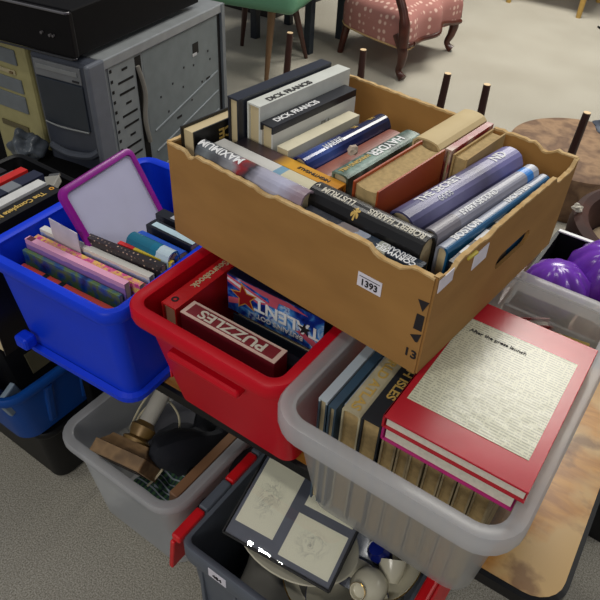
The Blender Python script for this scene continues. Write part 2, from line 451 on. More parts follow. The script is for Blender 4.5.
# right wall with a hand hole
rf = ragged([(.03, .12, -.010), (.26, .34, -.004), (.80, .99, -.012)], .0016)
o, pr = panel('right_wall', W_ / 2, 'y', -D_ / 2, D_ / 2, rf, TH, M['cardboard'])
mesh('torn_edge', torn_edge(pr, W_ / 2, 'y', TH), M['torn'], o)
cut = bmesh.new()
hp = []
for sgn, a0 in ((1, -90), (-1, 90)):
    for k in range(9):
        a = R(a0 + 180 * k / 8); hp.append((.0235 + sgn * .036 + .0115 * math.cos(a), .075 + .0115 * math.sin(a)))
bmc = prism(hp, 0, W_ / 2 - .02, W_ / 2 + .02)
cutter = mesh('cutter', bmc, None)
cutter.parent = CB
bpy.context.view_layer.update()
md = o.modifiers.new('hole', 'BOOLEAN'); md.object = cutter; md.operation = 'DIFFERENCE'; md.solver = 'EXACT'
bpy.context.view_layer.update()
me = bpy.data.meshes.new_from_object(o.evaluated_get(bpy.context.evaluated_depsgraph_get()))
o.modifiers.clear(); o.data = me
bpy.data.objects.remove(cutter)
mesh('base', B((0, 0, .003), (W_, D_, .005)), M['cardboard'], CB)
# stickers and printed marks
fy = -D_ / 2 - TH / 2 - .0006
st = mesh('sticker', B((.1365, fy, .095), (.034, .0008, .020)), M['sticker'], CB); st['label'] = 'white price sticker'
text('lot_number', '1393', .0125, M['ink'], st, (.1365, fy - .0008, .0925), (R(90), 0, 0), True)
mesh('sticker_line', B((.1365, fy - .0006, .1005), (.029, .0003, .0008)), M['ink'], st)
fxr = W_ / 2 + TH / 2 + .0006
s2 = mesh('sticker', B((fxr, -D_ / 2 + .019, .133), (.0008, .030, .018), rot=(R(3), 0, 0)), M['sticker'], CB)
s3 = mesh('sticker', B((fxr, -D_ / 2 + .100, .122), (.0008, .034, .022), rot=(R(2), 0, 0)), M['sticker'], CB)
mx_ = W_ / 2 - .001
for (pts_) in ([(-.007, .110), (.007, .112), (.001, .096)], [(-.005, .090), (.005, .091), (.005, .068), (-.006, .067)], [(-.008, .056), (.006, .064), (.003, .050), (0, .049)]):
    mesh('printed_arrow', prism([(mx_ + p[0] - .006, p[1]) for p in pts_], 1, fy, fy + .0005), M['ink'], CB)
text('printed_number', '13', .017, M['ink'], CB, (mx_ - .009, fy, .028), (R(90), 0, 0), True, 1.1)
CBM = Matrix.Translation((-.374, .738, .838)) @ Matrix.Rotation(R(-5.6), 4, 'Z')

# ------------------------------------------------------------------ books in the cardboard box
G = 'hardbacks in the cardboard box'
zf = .8385
def bk(label, x, y0, y1, top, T_, cover, dy=0, **k):
    """runs front to back inside the box at local x"""
    p = CBM @ Vector((x, (y0 + y1) / 2, 0))
    return book(label, (p.x, p.y, zf), R(84.4 + dy), y1 - y0, top - zf, T_, cover, group=G, **k)
def bf(label, y, x0, x1, top, T_, cover, dy=0, **k):
    """runs left to right inside the box at local y"""
    p = CBM @ Vector(((x0 + x1) / 2, y, 0))
    return book(label, (p.x, p.y, zf), R(-5.6 + dy), x1 - x0, top - zf, T_, cover, group=G, **k)
c_black = plain('black_jacket', (24, 26, 34), .3)
c_navyd = plain('charcoal_jacket', (38, 42, 54), .3)
bk('tall charcoal hardback against the back left of the cardboard box', -.163, -.112, .088, 1.035, .020, c_navyd)
bk('tall white hardback beside the charcoal one, spine lettering in black', -.1375, -.098, .100, 1.03, .024, plain('white_jacket', (214, 216, 208), .35),
   title=[('DICK FRANCIS', -.03, .014, M['ink'], False, -.004)])
bwd = bands('white_jacket_with_black_spine', 'Z', [(0, (210, 210, 204)), (.935, (24, 26, 36))], .35)
bk('white hardback with black lettered spine and a photograph on its cover', -.1115, -.100, .085, 1.010, .023, bwd,
   title=[('DICK FRANCIS', -.03, .014, M['white'], False)],
   texts=[('EU', .02, .140, .016, plain('grey_print', (150, 150, 140), .4), 0, -1)])
bk('thin cream paperback wedged next to the shiny navy hardback', -.0835, -.098, .062, .985, .020, plain('cream_paper', (212, 204, 176), .6), hard=False)
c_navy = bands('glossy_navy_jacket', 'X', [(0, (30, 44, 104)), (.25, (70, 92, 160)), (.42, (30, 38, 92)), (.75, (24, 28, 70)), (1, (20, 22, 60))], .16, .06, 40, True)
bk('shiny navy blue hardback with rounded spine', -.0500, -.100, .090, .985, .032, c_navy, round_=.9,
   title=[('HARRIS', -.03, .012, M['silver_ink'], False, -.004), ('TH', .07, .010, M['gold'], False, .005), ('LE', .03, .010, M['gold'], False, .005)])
c_brown = mottle('terracotta_jacket', [(150, 86, 66), (128, 70, 56)], 40, .4)
bk('terracotta brown hardback with a chip of stone on its spine', -.0155, -.100, .076, .975, .033, c_brown, round_=.3)
c_green = mottle('dark_green_picture_jacket', [(30, 52, 50), (70, 92, 80), (122, 150, 138), (40, 60, 60)], 30, .35)
bk('dark green picture hardback with white author lettering', .0165, -.100, .070, .988, .026, c_green, round_=.2,
   title=[('HAYDER', .02, .019, M['white'], True, .002), ('HANGING HILL', -.05, .009, M['gold'], True, .003)])
c_teal = mottle('teal_jacket', [(60, 112, 100), (96, 142, 124)], 30, .4)
bk('slim teal book squeezed beside the orange one', .0370, -.112, .0, .950, .010, c_teal)
c_orange = mottle('burnt_orange_jacket', [(158, 62, 26), (176, 78, 34)], 14, .4)
bk('thick book lying pages up with burnt orange cover', .0705, -.120, .032, 1.000, .038, c_orange, up='fore', round_=.25, pages='page_old')
c_tan = mottle('foxed_cream_jacket', [(196, 172, 122), (208, 186, 138)], 14, .7)
bk('thick cream book with curled dust jacket at the back of the cardboard box', .056, .040, .170, 1.0, .044, c_tan, round_=.35, pages='page_old')
c_redp = mottle('red_picture_jacket', [(120, 24, 34), (150, 40, 46), (206, 190, 170)], 26, .4)
bk('red and cream picture book next to the curled jacket', .0855, .050, .168, .992, .010, c_redp)
bk('small tan book beside the lavender hardback', .1045, .050, .160, .988, .022, plain('tan_cloth', (178, 148, 96), .8, var=.15), pages='page_old', up='fore')
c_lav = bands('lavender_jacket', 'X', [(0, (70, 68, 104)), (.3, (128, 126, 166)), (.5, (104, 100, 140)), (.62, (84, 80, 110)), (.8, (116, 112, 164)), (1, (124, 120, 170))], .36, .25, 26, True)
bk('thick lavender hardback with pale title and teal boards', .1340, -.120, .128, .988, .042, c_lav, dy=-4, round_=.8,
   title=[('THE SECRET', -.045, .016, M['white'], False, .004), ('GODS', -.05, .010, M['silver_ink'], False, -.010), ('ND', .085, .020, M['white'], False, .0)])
c_sil = bands('silver_jacket', 'X', [(0, (128, 124, 132)), (.2, (146, 146, 160)), (.87, (40, 130, 214)), (.94, (180, 184, 196))], .36)
bk('glossy silver hardback with a bright blue square on the spine', .1755, -.122, .108, .985, .022, c_sil, dy=-4, round_=.75,
   title=[('EVERY SECOND', -.02, .011, M['white'], False, -.003)])
c_gb = bands('grey_and_blue_jacket', 'Y', [(0, (28, 92, 138)), (.3, (26, 80, 120)), (.35, (146, 152, 168)), (1, (140, 146, 162))], .36, .0, 10)
bk('glossy grey hardback with blue edge and pale capital letters', .1955, -.130, .112, .976, .0165, c_gb, dy=-3, round_=.6,
   title=[('BOSTON', -.07, .014, M['white'], False, .001), ('DICKSTEIN', .05, .012, M['white'], False, .001)])
bk('thin black and white book against the right wall of the cardboard box', .2065, -.135, .02, .966, .009, c_black, patches=[(-.055, -.035, -.0043, .0043, M['white']), (-.02, .01, -.0043, .0043, M['white']), (.03, .06, -.0043, .0043, M['page_white'])])  # black cover sides also stand in for shade seen through the hand hole
# row along the front wall
bk('black book with gold capitals standing in the left corner pages up', -.1905, -.172, -.045, 1.000, .028, bands('cream_top_black_cover', 'Z', [(0, (18, 18, 20)), (1, (18, 18, 20))], .4), up='fore', pages='page',
   texts=[('RACE', .01, .145, .021, M['gold'], R(180), -1, 1.1)])
c_max = bands('grey_rose_jacket', 'X', [(0, (66, 70, 76)), (.10, (120, 126, 130)), (.2, (84, 84, 88)), (.36, (150, 150, 156)), (.44, (150, 40, 44)), (.5, (60, 56, 62)), (.58, (170, 168, 184)), (.8, (184, 184, 206)), (.95, (150, 130, 140))], .22, .18, 50, True)
bf('grey and lavender hardback with a red rose along the front of the cardboard box', -.1655, -.168, .020, .990, .030, c_max, round_=.8,
   title=[('MAXIMUM', -.055, .017, M['white'], True, -.002)])
c_whb = bands('white_blue_spine', 'X', [(0, (208, 206, 200)), (.62, (120, 160, 184)), (.70, (208, 200, 170)), (1, (200, 190, 150))], .35, .04, 30)
bf('white spined hardback behind the rose jacket with pale blue band', -.1385, -.165, .008, .981, .021, c_whb)
c_yel = bands('black_to_yellow_jacket', 'X', [(0, (28, 26, 34)), (.40, (74, 50, 50)), (.52, (216, 160, 40)), (1, (206, 138, 36))], .3, .05, 40, True)
bf('hardback with spine running from black to bright yellow', -.1145, -.148, .030, .980, .022, c_yel, title=[('NIGHTINGALE', .045, .008, M['ink'], True)])
bf('thick glossy black hardback lettered in cream at the front of the cardboard box', -.1430, .012, .178, .990, .036, plain('gloss_black_jacket', (24, 23, 23), .3), round_=.7,
   title=[('ROBERT HARRIS', .040, .0125, M['page_white'], True, -.003, .85), ('LUSTRUM', -.044, .013, M['page_white'], True, -.003, .85), ('*', -.011, .024, M['gold'], True, -.008), ('V', -.077, .009, M['page_white'], True)])
c_corn = bands('slate_blue_picture_jacket', 'X', [(0, (60, 62, 70)), (.3, (150, 140, 140)), (.45, (176, 184, 200)), (.55, (50, 62, 78)), (.64, (190, 192, 180)), (.72, (38, 48, 62)), (1, (44, 56, 72))], .25, .12, 60)
bf('slate blue hardback with crowded white capitals against the front wall', -.1722, .022, .19, .972, .0175, c_corn,
   title=[('BERNARD', .05, .010, M['white'], True, .004, 1.0), ('CORNWELL', .05, .010, M['white'], True, -.004, 1.0)])
sc = bmesh.new(); bmesh.ops.create_icosphere(sc, subdivisions=2, radius=.008)
for v in sc.verts: v.co *= rnd.uniform(.7, 1.1)
tag(mesh('stone_chip', sc, plain('grey_stone', (186, 168, 150), .8), loc=(-.388, .70, .988)), 'small grey chip of stone on the terracotta spine', 'stone')
tg = thing('paper_tag', 'small yellow paper tag on the thin book by the right wall', 'tag', (-.171, .605, .9685), (0, 0, R(80)))
mesh('tag_strip', B((0, 0, .0025), (.02, .012, .004), .001, rot=(R(12), 0, 0)), plain('yellow_paper', (196, 178, 66), .6), tg)

# ================================================================== contents of the CLEAR CRATE
zc = .562
G2 = 'books in the cloudy clear crate'
c_blu = bands('pale_blue_spine_jacket', 'Z', [(0, (52, 74, 92)), (.97, (186, 198, 206))], .35)
o1 = book('pale blue and slate book standing by the left wall of the clear crate', (-.2635, .572, zc), R(90), .21, .220, .013, c_blu, group=G2,
     patches=[(.015, .035, -.006, .006, mottle('blue_picture', [(40, 70, 110), (120, 150, 180)], 90))])
book('slate blue book beside the pale blue one', (-.2505, .572, zc), R(90.5), .21, .216, .011, plain('slate_jacket', (58, 84, 104), .35), group=G2)
book('light grey booklet sloping behind the world atlas', (-.2415, .580, zc), R(91), .19, .210, .005, plain('pale_blue_booklet', (176, 190, 204), .4), group=G2, hard=False)
c_atl = plain('cream_cloth', (186, 176, 144), .8, var=.12, scale=60)
book('cream cloth world atlas with gold spine letters', (-.2255, .574, zc), R(91), .21, .224, .026, c_atl, group=G2, round_=.2, pages='page_old',
     title=[('WORLD ATLAS', -.03, .0175, M['gold'], True, 0, 1.15)])
c_dk = plain('black_cloth', (28, 32, 38), .7)
book('black cloth book with gold letters beside the world atlas', (-.1975, .574, zc), R(91), .21, .226, .027, c_dk, group=G2, pages='page_old',
     title=[('BRITISH ISLES', -.005, .0165, M['gold'], True, 0, 1.15)])
c_beige = mottle('worn_beige_cloth', [(150, 132, 98), (176, 158, 122), (126, 108, 78)], 30, .85)
ths = [.021, .017, .020, .022, .019, .020, .022]
x = -.1795
nm7 = ['first', 'second', 'third', 'fourth', 'fifth', 'sixth', 'seventh']
for i, tk in enumerate(ths):
    book('worn beige book under the magenta edged book, %s of seven from the black book' % nm7[i], (x + tk / 2, .570 + .002 * math.sin(i * 2.3), zc), R(90 + .3 * math.sin(i * 3)), .20, .212 + .003 * math.sin(i * 1.7), tk * .93, c_beige,
         group='worn beige books in the clear crate', up='fore', round_=.6, pages='page_old')
    x += tk + .0003
# lying flat: board book pile
def flat_book(label, loc, yaw, W, D, T_, cover, pages='page_white', tilt=(0, 0), group=None, name='book', th=.0028):
    t = thing(name, label, 'book', loc, (tilt[0], tilt[1], yaw), group)
    bm = bmesh.new()
    box(bm, (0, 0, th / 2), (W, D, th), .0008); box(bm, (0, 0, T_ - th / 2), (W, D, th), .0008)
    # spine at -x side
    box(bm, (-W / 2 + th / 2, 0, T_ / 2), (th, D, T_), .0008)
    mesh('cover', bm, cover, t)
    mesh('pages', B((.001, 0, T_ / 2), (W - .007, D - .007, T_ - 2 * th - .0003)), M[pages], t)
    return t
flat_book('thick magenta edged book under the red press book', (-.096, .585, .7835), R(0), .162, .255, .026, plain('magenta_board', (176, 24, 110), .4), tilt=(0, 0))
rb = flat_book('large red glossy book with cream text panel on top of the clear crate', (-.093, .583, .810), R(.5), .170, .258, .020, plain('glossy_red_board', (178, 22, 40), .26, var=.1, scale=12, bump=.25), group=None)
# printed panel: rows of small print
m, t, b = newmat('printed_text_panel', .27)
tc = t.nodes.new('ShaderNodeTexCoord'); sp = t.nodes.new('ShaderNodeSeparateXYZ'); t.links.new(tc.outputs['Object'], sp.inputs[0])
def mth(op, a, v=None, bnode=None):
    n = t.nodes.new('ShaderNodeMath'); n.operation = op; t.links.new(a, n.inputs[0])
    if v is not None: n.inputs[1].default_value = v
    if bnode is not None: t.links.new(bnode, n.inputs[1])
    return n.outputs[0]
rowf = mth('FRACT', mth('MULTIPLY', sp.outputs[1], 1 / .0042))
rowm = mth('LESS_THAN', rowf, .45)
nz = t.nodes.new('ShaderNodeTexNoise'); nz.inputs['Scale'].default_value = 420; mp = t.nodes.new('ShaderNodeMapping'); mp.inputs['Scale'].default_value = (1, .25, 1)
t.links.new(tc.outputs['Object'], mp.inputs[0]); t.links.new(mp.outputs[0], nz.inputs['Vector'])
word = mth('GREATER_THAN', nz.outputs['Fac'], .44)
fac = mth('MULTIPLY', mth('MULTIPLY', rowm, None, word), .42)
mx = t.nodes.new('ShaderNodeMixRGB'); mx.inputs[1].default_value = lin((206, 204, 178)); mx.inputs[2].default_value = lin((70, 70, 64))
t.links.new(fac, mx.inputs[0]); t.links.new(mx.outputs[0], b.inputs['Base Color'])
nb2 = t.nodes.new('ShaderNodeTexNoise'); nb2.inputs['Scale'].default_value = 60; bpn = t.nodes.new('ShaderNodeBump'); bpn.inputs['Strength'].default_value = .25; bpn.inputs['Distance'].default_value = .002
t.links.new(tc.outputs['Object'], nb2.inputs['Vector']); t.links.new(nb2.outputs['Fac'], bpn.inputs['Height']); t.links.new(bpn.outputs[0], b.inputs['Normal'])
pn = mesh('text_panel', B((-.002, -.002, .0204), (.146, .176, .0006)), m, rb)
pn['label'] = 'cream panel of small print'
text('panel_heading', 'After the press launch', .0085, M['ink'], pn, (-.025, .064, .0208), (0, 0, 0), True)
book('small red hardback standing pages up behind the big red book', (-.122, .812, .64), R(35), .085, .105, .020, plain('deep_red_board', (160, 20, 30), .4), up='fore', pages='page_white', texts=[('CL', .025, .082, .010, M['gold'], 0, -1)])
flat_book('yellowed card folder poking out at the back of the clear crate', (-.055, .765, .744), R(8), .075, .10, .006, plain('yellow_card', (192, 164, 80), .7), 'page_old', name='folder')
# support stack at the back of the crate
flat_book('grey hardback lying flat low at the back of the clear crate', (-.135, .742, .700), R(3), .13, .07, .030, plain('grey_board', (120, 120, 126), .5))
flat_book('dark hardback at the bottom back of the clear crate', (-.13, .738, .560), R(0), .14, .11, .078, plain('dark_board', (60, 60, 70), .5))

# ================================================================== contents of the RED TUB
zr_ = .556
G3 = 'books and boxes in the red tub'
c_zoo = plain('red_card_cover', (200, 30, 34), .45)
book('red sourcebook with gold script spine in the red tub', (-.543, .602, zr_ + .062), R(90.5), .24, .160, .028, c_zoo, title=[('Zoo Sourcebook', -.012, .0175, M['page'], True, 0, .9), ('o', -.104, .022, M['ink'], True)], round_=.05)
book('dark hardback wedged behind the maroon puzzles box', (-.420, .522, zr_), R(0), .17, .198, .018, c_black)
pz = thing('puzzle_box', 'maroon puzzles box standing at the front of the red tub', 'box', (-.435, .497, zr_ + .062), (0, 0, R(0)))
mesh('box_body', B((0, 0, .080), (.168, .030, .160), .001), plain('maroon_card', (112, 28, 40), .45), pz)
mesh('cream_border', B((0, 0, .1604), (.168, .030, .001)), plain('pink_cream_card', (220, 190, 176), .45), pz)
mesh('maroon_panel', B((0, .0, .1612), (.154, .021, .0008)), plain('maroon_print', (128, 34, 46), .45), pz)
text('box_title', 'PUZZLES', .023, M['page_white'], pz, (0, 0, .1620), (0, 0, R(180)), True, 1.3)
mesh('picture_side', B((0, .0155, .08), (.164, .001, .14)), mottle('dim_picture', [(30, 22, 24), (96, 58, 58), (40, 30, 32)], 40), pz)
# talent game
gm = thing('game_box', "blue star printed talent show game box lying flat in the red tub", 'box', (-.427, .690, .723), (0, 0, R(1)))
gmat, t, b = newmat('game_artwork', .3)
tc = t.nodes.new('ShaderNodeTexCoord'); n = t.nodes.new('ShaderNodeTexNoise'); n.inputs['Scale'].default_value = 22; n.inputs['Detail'].default_value = 5; n.inputs['Distortion'].default_value = 1.4
r_ = t.nodes.new('ShaderNodeValToRGB')
for i, (p, c) in enumerate([(.3, (10, 14, 60)), (.44, (24, 52, 150)), (.54, (70, 140, 214)), (.6, (190, 214, 240)), (.66, (40, 60, 160))]):
    e = r_.color_ramp.elements[i] if i < 2 else r_.color_ramp.elements.new(p)
    e.position = p; e.color = lin(c)
t.links.new(tc.outputs['Object'], n.inputs['Vector']); t.links.new(n.outputs['Fac'], r_.inputs[0]); t.links.new(r_.outputs[0], b.inputs['Base Color'])
GW, GD, GH = .176, .22, .070
mesh('box_body', B((0, 0, GH / 2), (GW, GD, GH), .001), plain('dark_blue_card', (14, 18, 48), .4), gm)
gy = -GD / 2
mesh('side_artwork', B((0, gy - .0004, GH / 2), (GW - .002, .0006, GH - .002)), gmat, gm)
def flatpoly(pts, z, name, mat, parent, th=.0003):
    """pts = (x, height) on the side facing the front of the tub"""
    return mesh(name, prism([(p[0], p[1] + GH / 2) for p in pts], 1, gy - z, gy - z - th), mat, parent)
pink = plain('pink_stripe', (206, 92, 112), .3); whi = plain('white_stripe', (226, 222, 232), .3)
flatpoly([(-.086, .033), (-.086, .020), (-.03, .004), (.0, .014)], .0008, 'flag_stripe', pink, gm)
flatpoly([(-.086, .029), (-.086, .025), (-.03, .009), (-.014, .013)], .0012, 'flag_stripe', whi, gm)
flatpoly([(-.07, .034), (.03, .034), (.06, .026), (-.02, .024)], .0010, 'flag_stripe', pink, gm)
flatpoly([(-.012, .034), (.012, .034), (.006, .012), (-.006, .012)], .0013, 'flag_stripe', pink, gm)
flatpoly([(.086, -.034), (.086, -.02), (.05, -.006), (.04, -.012)], .0008, 'flag_stripe', pink, gm)
flatpoly([(-.086, -.022), (-.086, -.010), (-.05, .002), (-.045, -.006)], .0008, 'flag_stripe', pink, gm)
def star(r0, r1, cx_, cy_, rot=0):
    return [(cx_ + (r0 if k % 2 == 0 else r1) * math.cos(R(90 + 36 * k + rot)), cy_ + (r0 if k % 2 == 0 else r1) * math.sin(R(90 + 36 * k + rot))) for k in range(10)]
flatpoly(star(.027, .012, -.054, .004, 10), .0016, 'star_outline', plain('gold_star', (206, 150, 70), .3), gm)
flatpoly(star(.022, .010, -.054, .004, 10), .0020, 'star', plain('red_star', (150, 30, 34), .3), gm)
text('game_title', 'TALENT', .031, M['white'], gm, (.024, gy - .0022, GH / 2 + .002), (R(90), R(180), 0), True, 1.05)
text('game_title', "BRITAIN'S GOT", .0125, M['white'], gm, (.012, gy - .0022, GH / 2 - .020), (R(90), R(180), 0), True, 1.0)
flatpoly(star(.013, .005, .056, .0), .0026, 'star', M['ink'], gm)
book('dark grey hardback standing pages up under the game box', (-.425, .655, zr_), R(0), .15, .165, .16, c_navyd, up='fore')
0 and book('dark paperback behind the game box under the cardboard box', (-.41, .75, zr_), R(2), .16, .19, .03, plain('dark_picture_jacket', (40, 38, 44), .4), title=None)

# ================================================================== contents of the BLUE TUB
zb = .556
G4 = 'magazines and picture books in the blue tub'
def bb(label, ax, ay, bx, by, top, T_, cover, lean=0, name='book', hard=False, **k):
    c, yaw, ln = at(ax * 1.018 - .010, ay * 1.023 - .012, bx * 1.018 - .010, by * 1.023 - .012)
    return book(label, (c[0], c[1], zb), yaw, ln - .012, top - .015 - zb, T_, cover, name=name, group=G4, lean=lean, hard=hard, **k)
bb('black book with orange red strips along its top at the front of the blue tub', -.828, .4475, -.615, .462, .742, .014, bands('black_with_orange_top', 'Z', [(0, (18, 18, 20)), (.955, (204, 70, 54))], .35), patches=[(-.052, -.042, -.007, .007, M['black']), (-.015, -.005, -.007, .007, M['black'])])
c_fairy = mottle('blue_green_picture', [(18, 44, 96), (40, 96, 160), (110, 140, 60), (40, 90, 150), (50, 46, 100)], 24, .35)
bb('blue and green picture annual behind the black book', -.835, .464, -.615, .480, .762, .007, c_fairy)
bb('picture book with pale pink spine', -.835, .475, -.612, .492, .780, .011, bands('pink_spine', 'Z', [(0, (120, 100, 160)), (.9, (150, 110, 170)), (.955, (222, 160, 190))], .35, .03), patches=[(-.105, -.092, -.005, .005, plain('dark_emblem', (90, 40, 60), .4))])
c_mag = mottle('magenta_pattern', [(196, 50, 120), (214, 90, 150), (240, 200, 90), (200, 60, 130)], 70, .35, const=False)
bb('magenta patterned picture book', -.838, .492, -.600, .510, .772, .010, c_mag)
bb('turquoise and red comic behind the magenta book', -.80, .503, -.60, .519, .764, .006, mottle('comic', [(40, 120, 150), (180, 40, 60), (230, 220, 200), (60, 40, 90)], 50, .4))
bb('white and periwinkle annual', -.845, .511, -.600, .531, .776, .012, bands('white_periwinkle', 'Z', [(0, (120, 130, 190)), (.93, (160, 176, 220)), (.965, (224, 222, 214))], .35, .04), title=None)
bb('dark starry picture book with speckled cover', -.752, .530, -.590, .548, .790, .012, dots('starry_cover', (40, 32, 36), (190, 160, 140), 120, .12, .35), lean=R(0))
bb('yellow and red edged booklet', -.70, .5475, -.585, .563, .790, .008, bands('red_yellow_edge', 'X', [(0, (200, 40, 40)), (.3, (216, 190, 60)), (1, (226, 214, 150))], .4))
bb('blank pale card standing up in the blue tub', -.815, .509, -.735, .508, .808, .0015, plain('pale_card', (206, 200, 206), .5), name='card', cat='card')
c_tl = bands('teal_jacket_with_picture', 'X', [(0, (30, 104, 130)), (.55, (24, 110, 140)), (.7, (190, 210, 220)), (1, (40, 130, 170))], .25, .1, 50)
bb('teal spined book with a small bird picture', -.690, .567, -.590, .570, .802, .028, c_tl, round_=.8, hard=True)
bb('bright blue spined paperback', -.696, .586, -.590, .588, .790, .028, plain('bright_blue_jacket', (30, 84, 190), .3), round_=.5)
bb('black bordered book with pale blue spine panel', -.700, .618, -.590, .618, .792, .022, c_black, patches=[(-.042, .05, -.006, .006, plain('ice_blue_print', (180, 206, 218), .3))])
bb('black and grey spined book behind the pale blue panel', -.708, .647, -.590, .648, .795, .020, c_black, patches=[(-.025, .045, -.005, .005, plain('silver_print', (170, 172, 178), .3))])
bb('pink and red floral book at the back of the blue tub', -.675, .700, -.600, .700, .800, .05, mottle('pink_floral', [(214, 50, 90), (226, 110, 140), (230, 200, 150)], 40, .4))
# whiteboard
wb = thing('whiteboard', 'small whiteboard with purple frame leaning in the blue tub', 'whiteboard', (-.728, .618, .655), (0, 0, R(8)))
bm = bmesh.new()
Wb, Hb = .180, .215
lo = [rr(Hb, Wb, .016, 0), rr(Hb, Wb, .016, .008), rr(Hb - .006, Wb - .006, .014, .010), rr(Hb - .020, Wb - .020, .009, .010), rr(Hb - .022, Wb - .022, .008, .004), rr(Hb - .022, Wb - .022, .008, 0)]
skinloops(bm, lo + [lo[0]], True); bmesh.ops.remove_doubles(bm, verts=bm.verts, dist=1e-6)
tilt = R(63)      # local x runs up the board towards the left wall
Mx = Matrix(((-math.cos(tilt), 0, math.sin(tilt), 0), (0, 1, 0, 0), (math.sin(tilt), 0, math.cos(tilt), 0), (0, 0, 0, 1))) @ Matrix.Translation((Hb / 2, 0, 0))
bmesh.ops.transform(bm, matrix=Mx, verts=bm.verts)
mesh('frame', bm, plain('purple_plastic', (140, 20, 140), .35), wb, True)
bm = bmesh.new(); skinloops(bm, [rr(Hb - .018, Wb - .018, .009, .001), rr(Hb - .018, Wb - .018, .009, .006)], True, True, True)
bmesh.ops.transform(bm, matrix=Mx, verts=bm.verts)
mesh('writing_surface', bm, plain('white_gloss_board', (196, 198, 226), .22, var=.02), wb)

# ================================================================== FLOOR: second clear crate with lamp
C2 = tub('storage_crate', 'cloudy clear crate on the floor holding a lamp base and black bag', 'crate', (-.700, .652, 0.002), (.335, .475), (.265, .385), .30, M['clear_dim'], M['clear_rim'], r=.038, lip=.018, drop=.022)
wood = mottle('weathered_wood', [(96, 72, 44), (140, 110, 74), (74, 54, 34)], 18, .6)
brass = mottle('tarnished_brass', [(120, 92, 48), (160, 128, 72)], 20, .4, metal=.3)
lp = thing('table_lamp', 'old wooden table lamp base with white candle tube lying on the black bag', 'lamp', (-.690, .447, .300), (R(-66), R(0), R(10)))
bm = bmesh.new(); skinloops(bm, [rr(.104, .088, .004, 0), rr(.104, .088, .004, .024), rr(.100, .068, .003, .026), rr(.080, .054, .003, .040), rr(.076, .05, .003, .046)], True, True, True)
mesh('base', bm, wood, lp)
mesh('base_recess', B((0, 0, -.0008), (.080, .05, .0015)), plain('dark_felt', (44, 34, 26), .9), lp)
mesh('neck', lathe([(.026, .046), (.027, .052), (.018, .058), (.022, .068), (.024, .078), (.017, .085), (.015, .09)], 20), brass, lp, True)
mesh('candle_tube', lathe([(.0155, .088), (.0155, .150), (.013, .151), (.013, .140), (.0, .140)], 20), plain('aged_white_tube', (196, 190, 176), .5), lp, True)
for pts in ([(.012, .004, .15), (-.02, .04, .16), (-.045, .05, .10), (-.03, .05, .05), (-.012, .038, .03)],
            [(.0, .01, .15), (.03, .045, .13), (.052, .045, .08), (.056, .03, .02), (.04, .045, -.01)],
            [(-.01, .01, .15), (-.035, .03, .17), (-.05, .045, .12), (-.05, .05, .07)]):
    mesh('flex_cable', T(bez(pts, 8), .0022, 6), plain('ivory_cable', (206, 196, 164), .5), lp, True)

# soft goods
def blob(name, c, rad, n, amp, mat, sub=4, seed=1, parent=None, flat=None):
    bm = bmesh.new(); bmesh.ops.create_icosphere(bm, subdivisions=sub, radius=1)
    rn = random.Random(seed); dirs = [(Vector((rn.uniform(-1, 1), rn.uniform(-1, 1), rn.uniform(-1, 1))).normalized(), rn.uniform(3, 8), rn.random() * 6) for _ in range(n)]
    for v in bm.verts:
        p = v.co.copy(); k = 1
        for d_, f_, ph in dirs: k += amp * math.sin(f_ * p.dot(d_) + ph) / n * 2
        v.co = Vector((p.x * rad[0], p.y * rad[1], p.z * rad[2])) * k
        if flat is not None and v.co.z < flat: v.co.z = flat
        v.co += Vector((0, 0, 0))
    return mesh(name, bm, mat, parent, True, loc=c)
lp.scale = (1.12, 1.12, 1.08)
bag = thing('fabric_bag', 'crumpled black fabric bag bulging from the floor crate', 'bag', (-.640, .655, .10))
blob('bag_body', (0, -.01, .09), (.085, .140, .115), 6, .5, plain('black_fabric', (24, 26, 34), .85, scale=80, bump=.3), seed=4, parent=bag)
mesh('strap', T(bez([(.04, .10, .16), (.085, .08, .185), (.10, .0, .185), (.075, -.08, .165), (.03, -.12, .15)]), .007, 6), M['black_matte'], bag, True)
tartan, t, b = newmat('green_blue_check_cloth', .9)
tc = t.nodes.new('ShaderNodeTexCoord'); wv = t.nodes.new('ShaderNodeTexWave'); wv.inputs['Scale'].default_value = 30; wv2 = t.nodes.new('ShaderNodeTexWave'); wv2.bands_direction = 'Y'; wv2.inputs['Scale'].default_value = 26
mx = t.nodes.new('ShaderNodeMixRGB'); mx.inputs[1].default_value = lin((30, 44, 60)); mx.inputs[2].default_value = lin((60, 100, 60))
mx2 = t.nodes.new('ShaderNodeMixRGB'); mx2.inputs[2].default_value = lin((150, 160, 170)); 
pw = t.nodes.new('ShaderNodeMath'); pw.operation = 'GREATER_THAN'; pw.inputs[1].default_value = .88
t.links.new(tc.outputs['Object'], wv.inputs['Vector']); t.links.new(tc.outputs['Object'], wv2.inputs['Vector'])
t.links.new(wv.outputs['Fac'], mx.inputs[0]); t.links.new(mx.outputs[0], mx2.inputs[1]); t.links.new(wv2.outputs['Fac'], pw.inputs[0]); t.links.new(pw.outputs[0], mx2.inputs[0]); t.links.new(mx2.outputs[0], b.inputs['Base Color'])
tag(blob('checked_cloth', (-.632, .505, .215), (.042, .045, .035), 5, .6, tartan, seed=9), 'green and blue checked cloth under the black bag', 'cloth')
tag(mesh('wooden_plank', B((-.585, .60, .205), (.020, .27, .165), .002, rot=(0, R(8), 0)), mottle('light_brown_wood', [(120, 84, 58), (146, 106, 74)], 20, .5, stretch=(1, .15, 1))), 'brown wooden board on edge along the right side of the floor crate', 'board')
tag(mesh('plastic_plug', B((-.775, .470, .262), (.028, .020, .02), .004, rot=(.3, .2, .5)), plain('grubby_white_plastic', (168, 166, 150), .5)), 'grubby white plastic plug in the corner of the floor crate', 'plug')
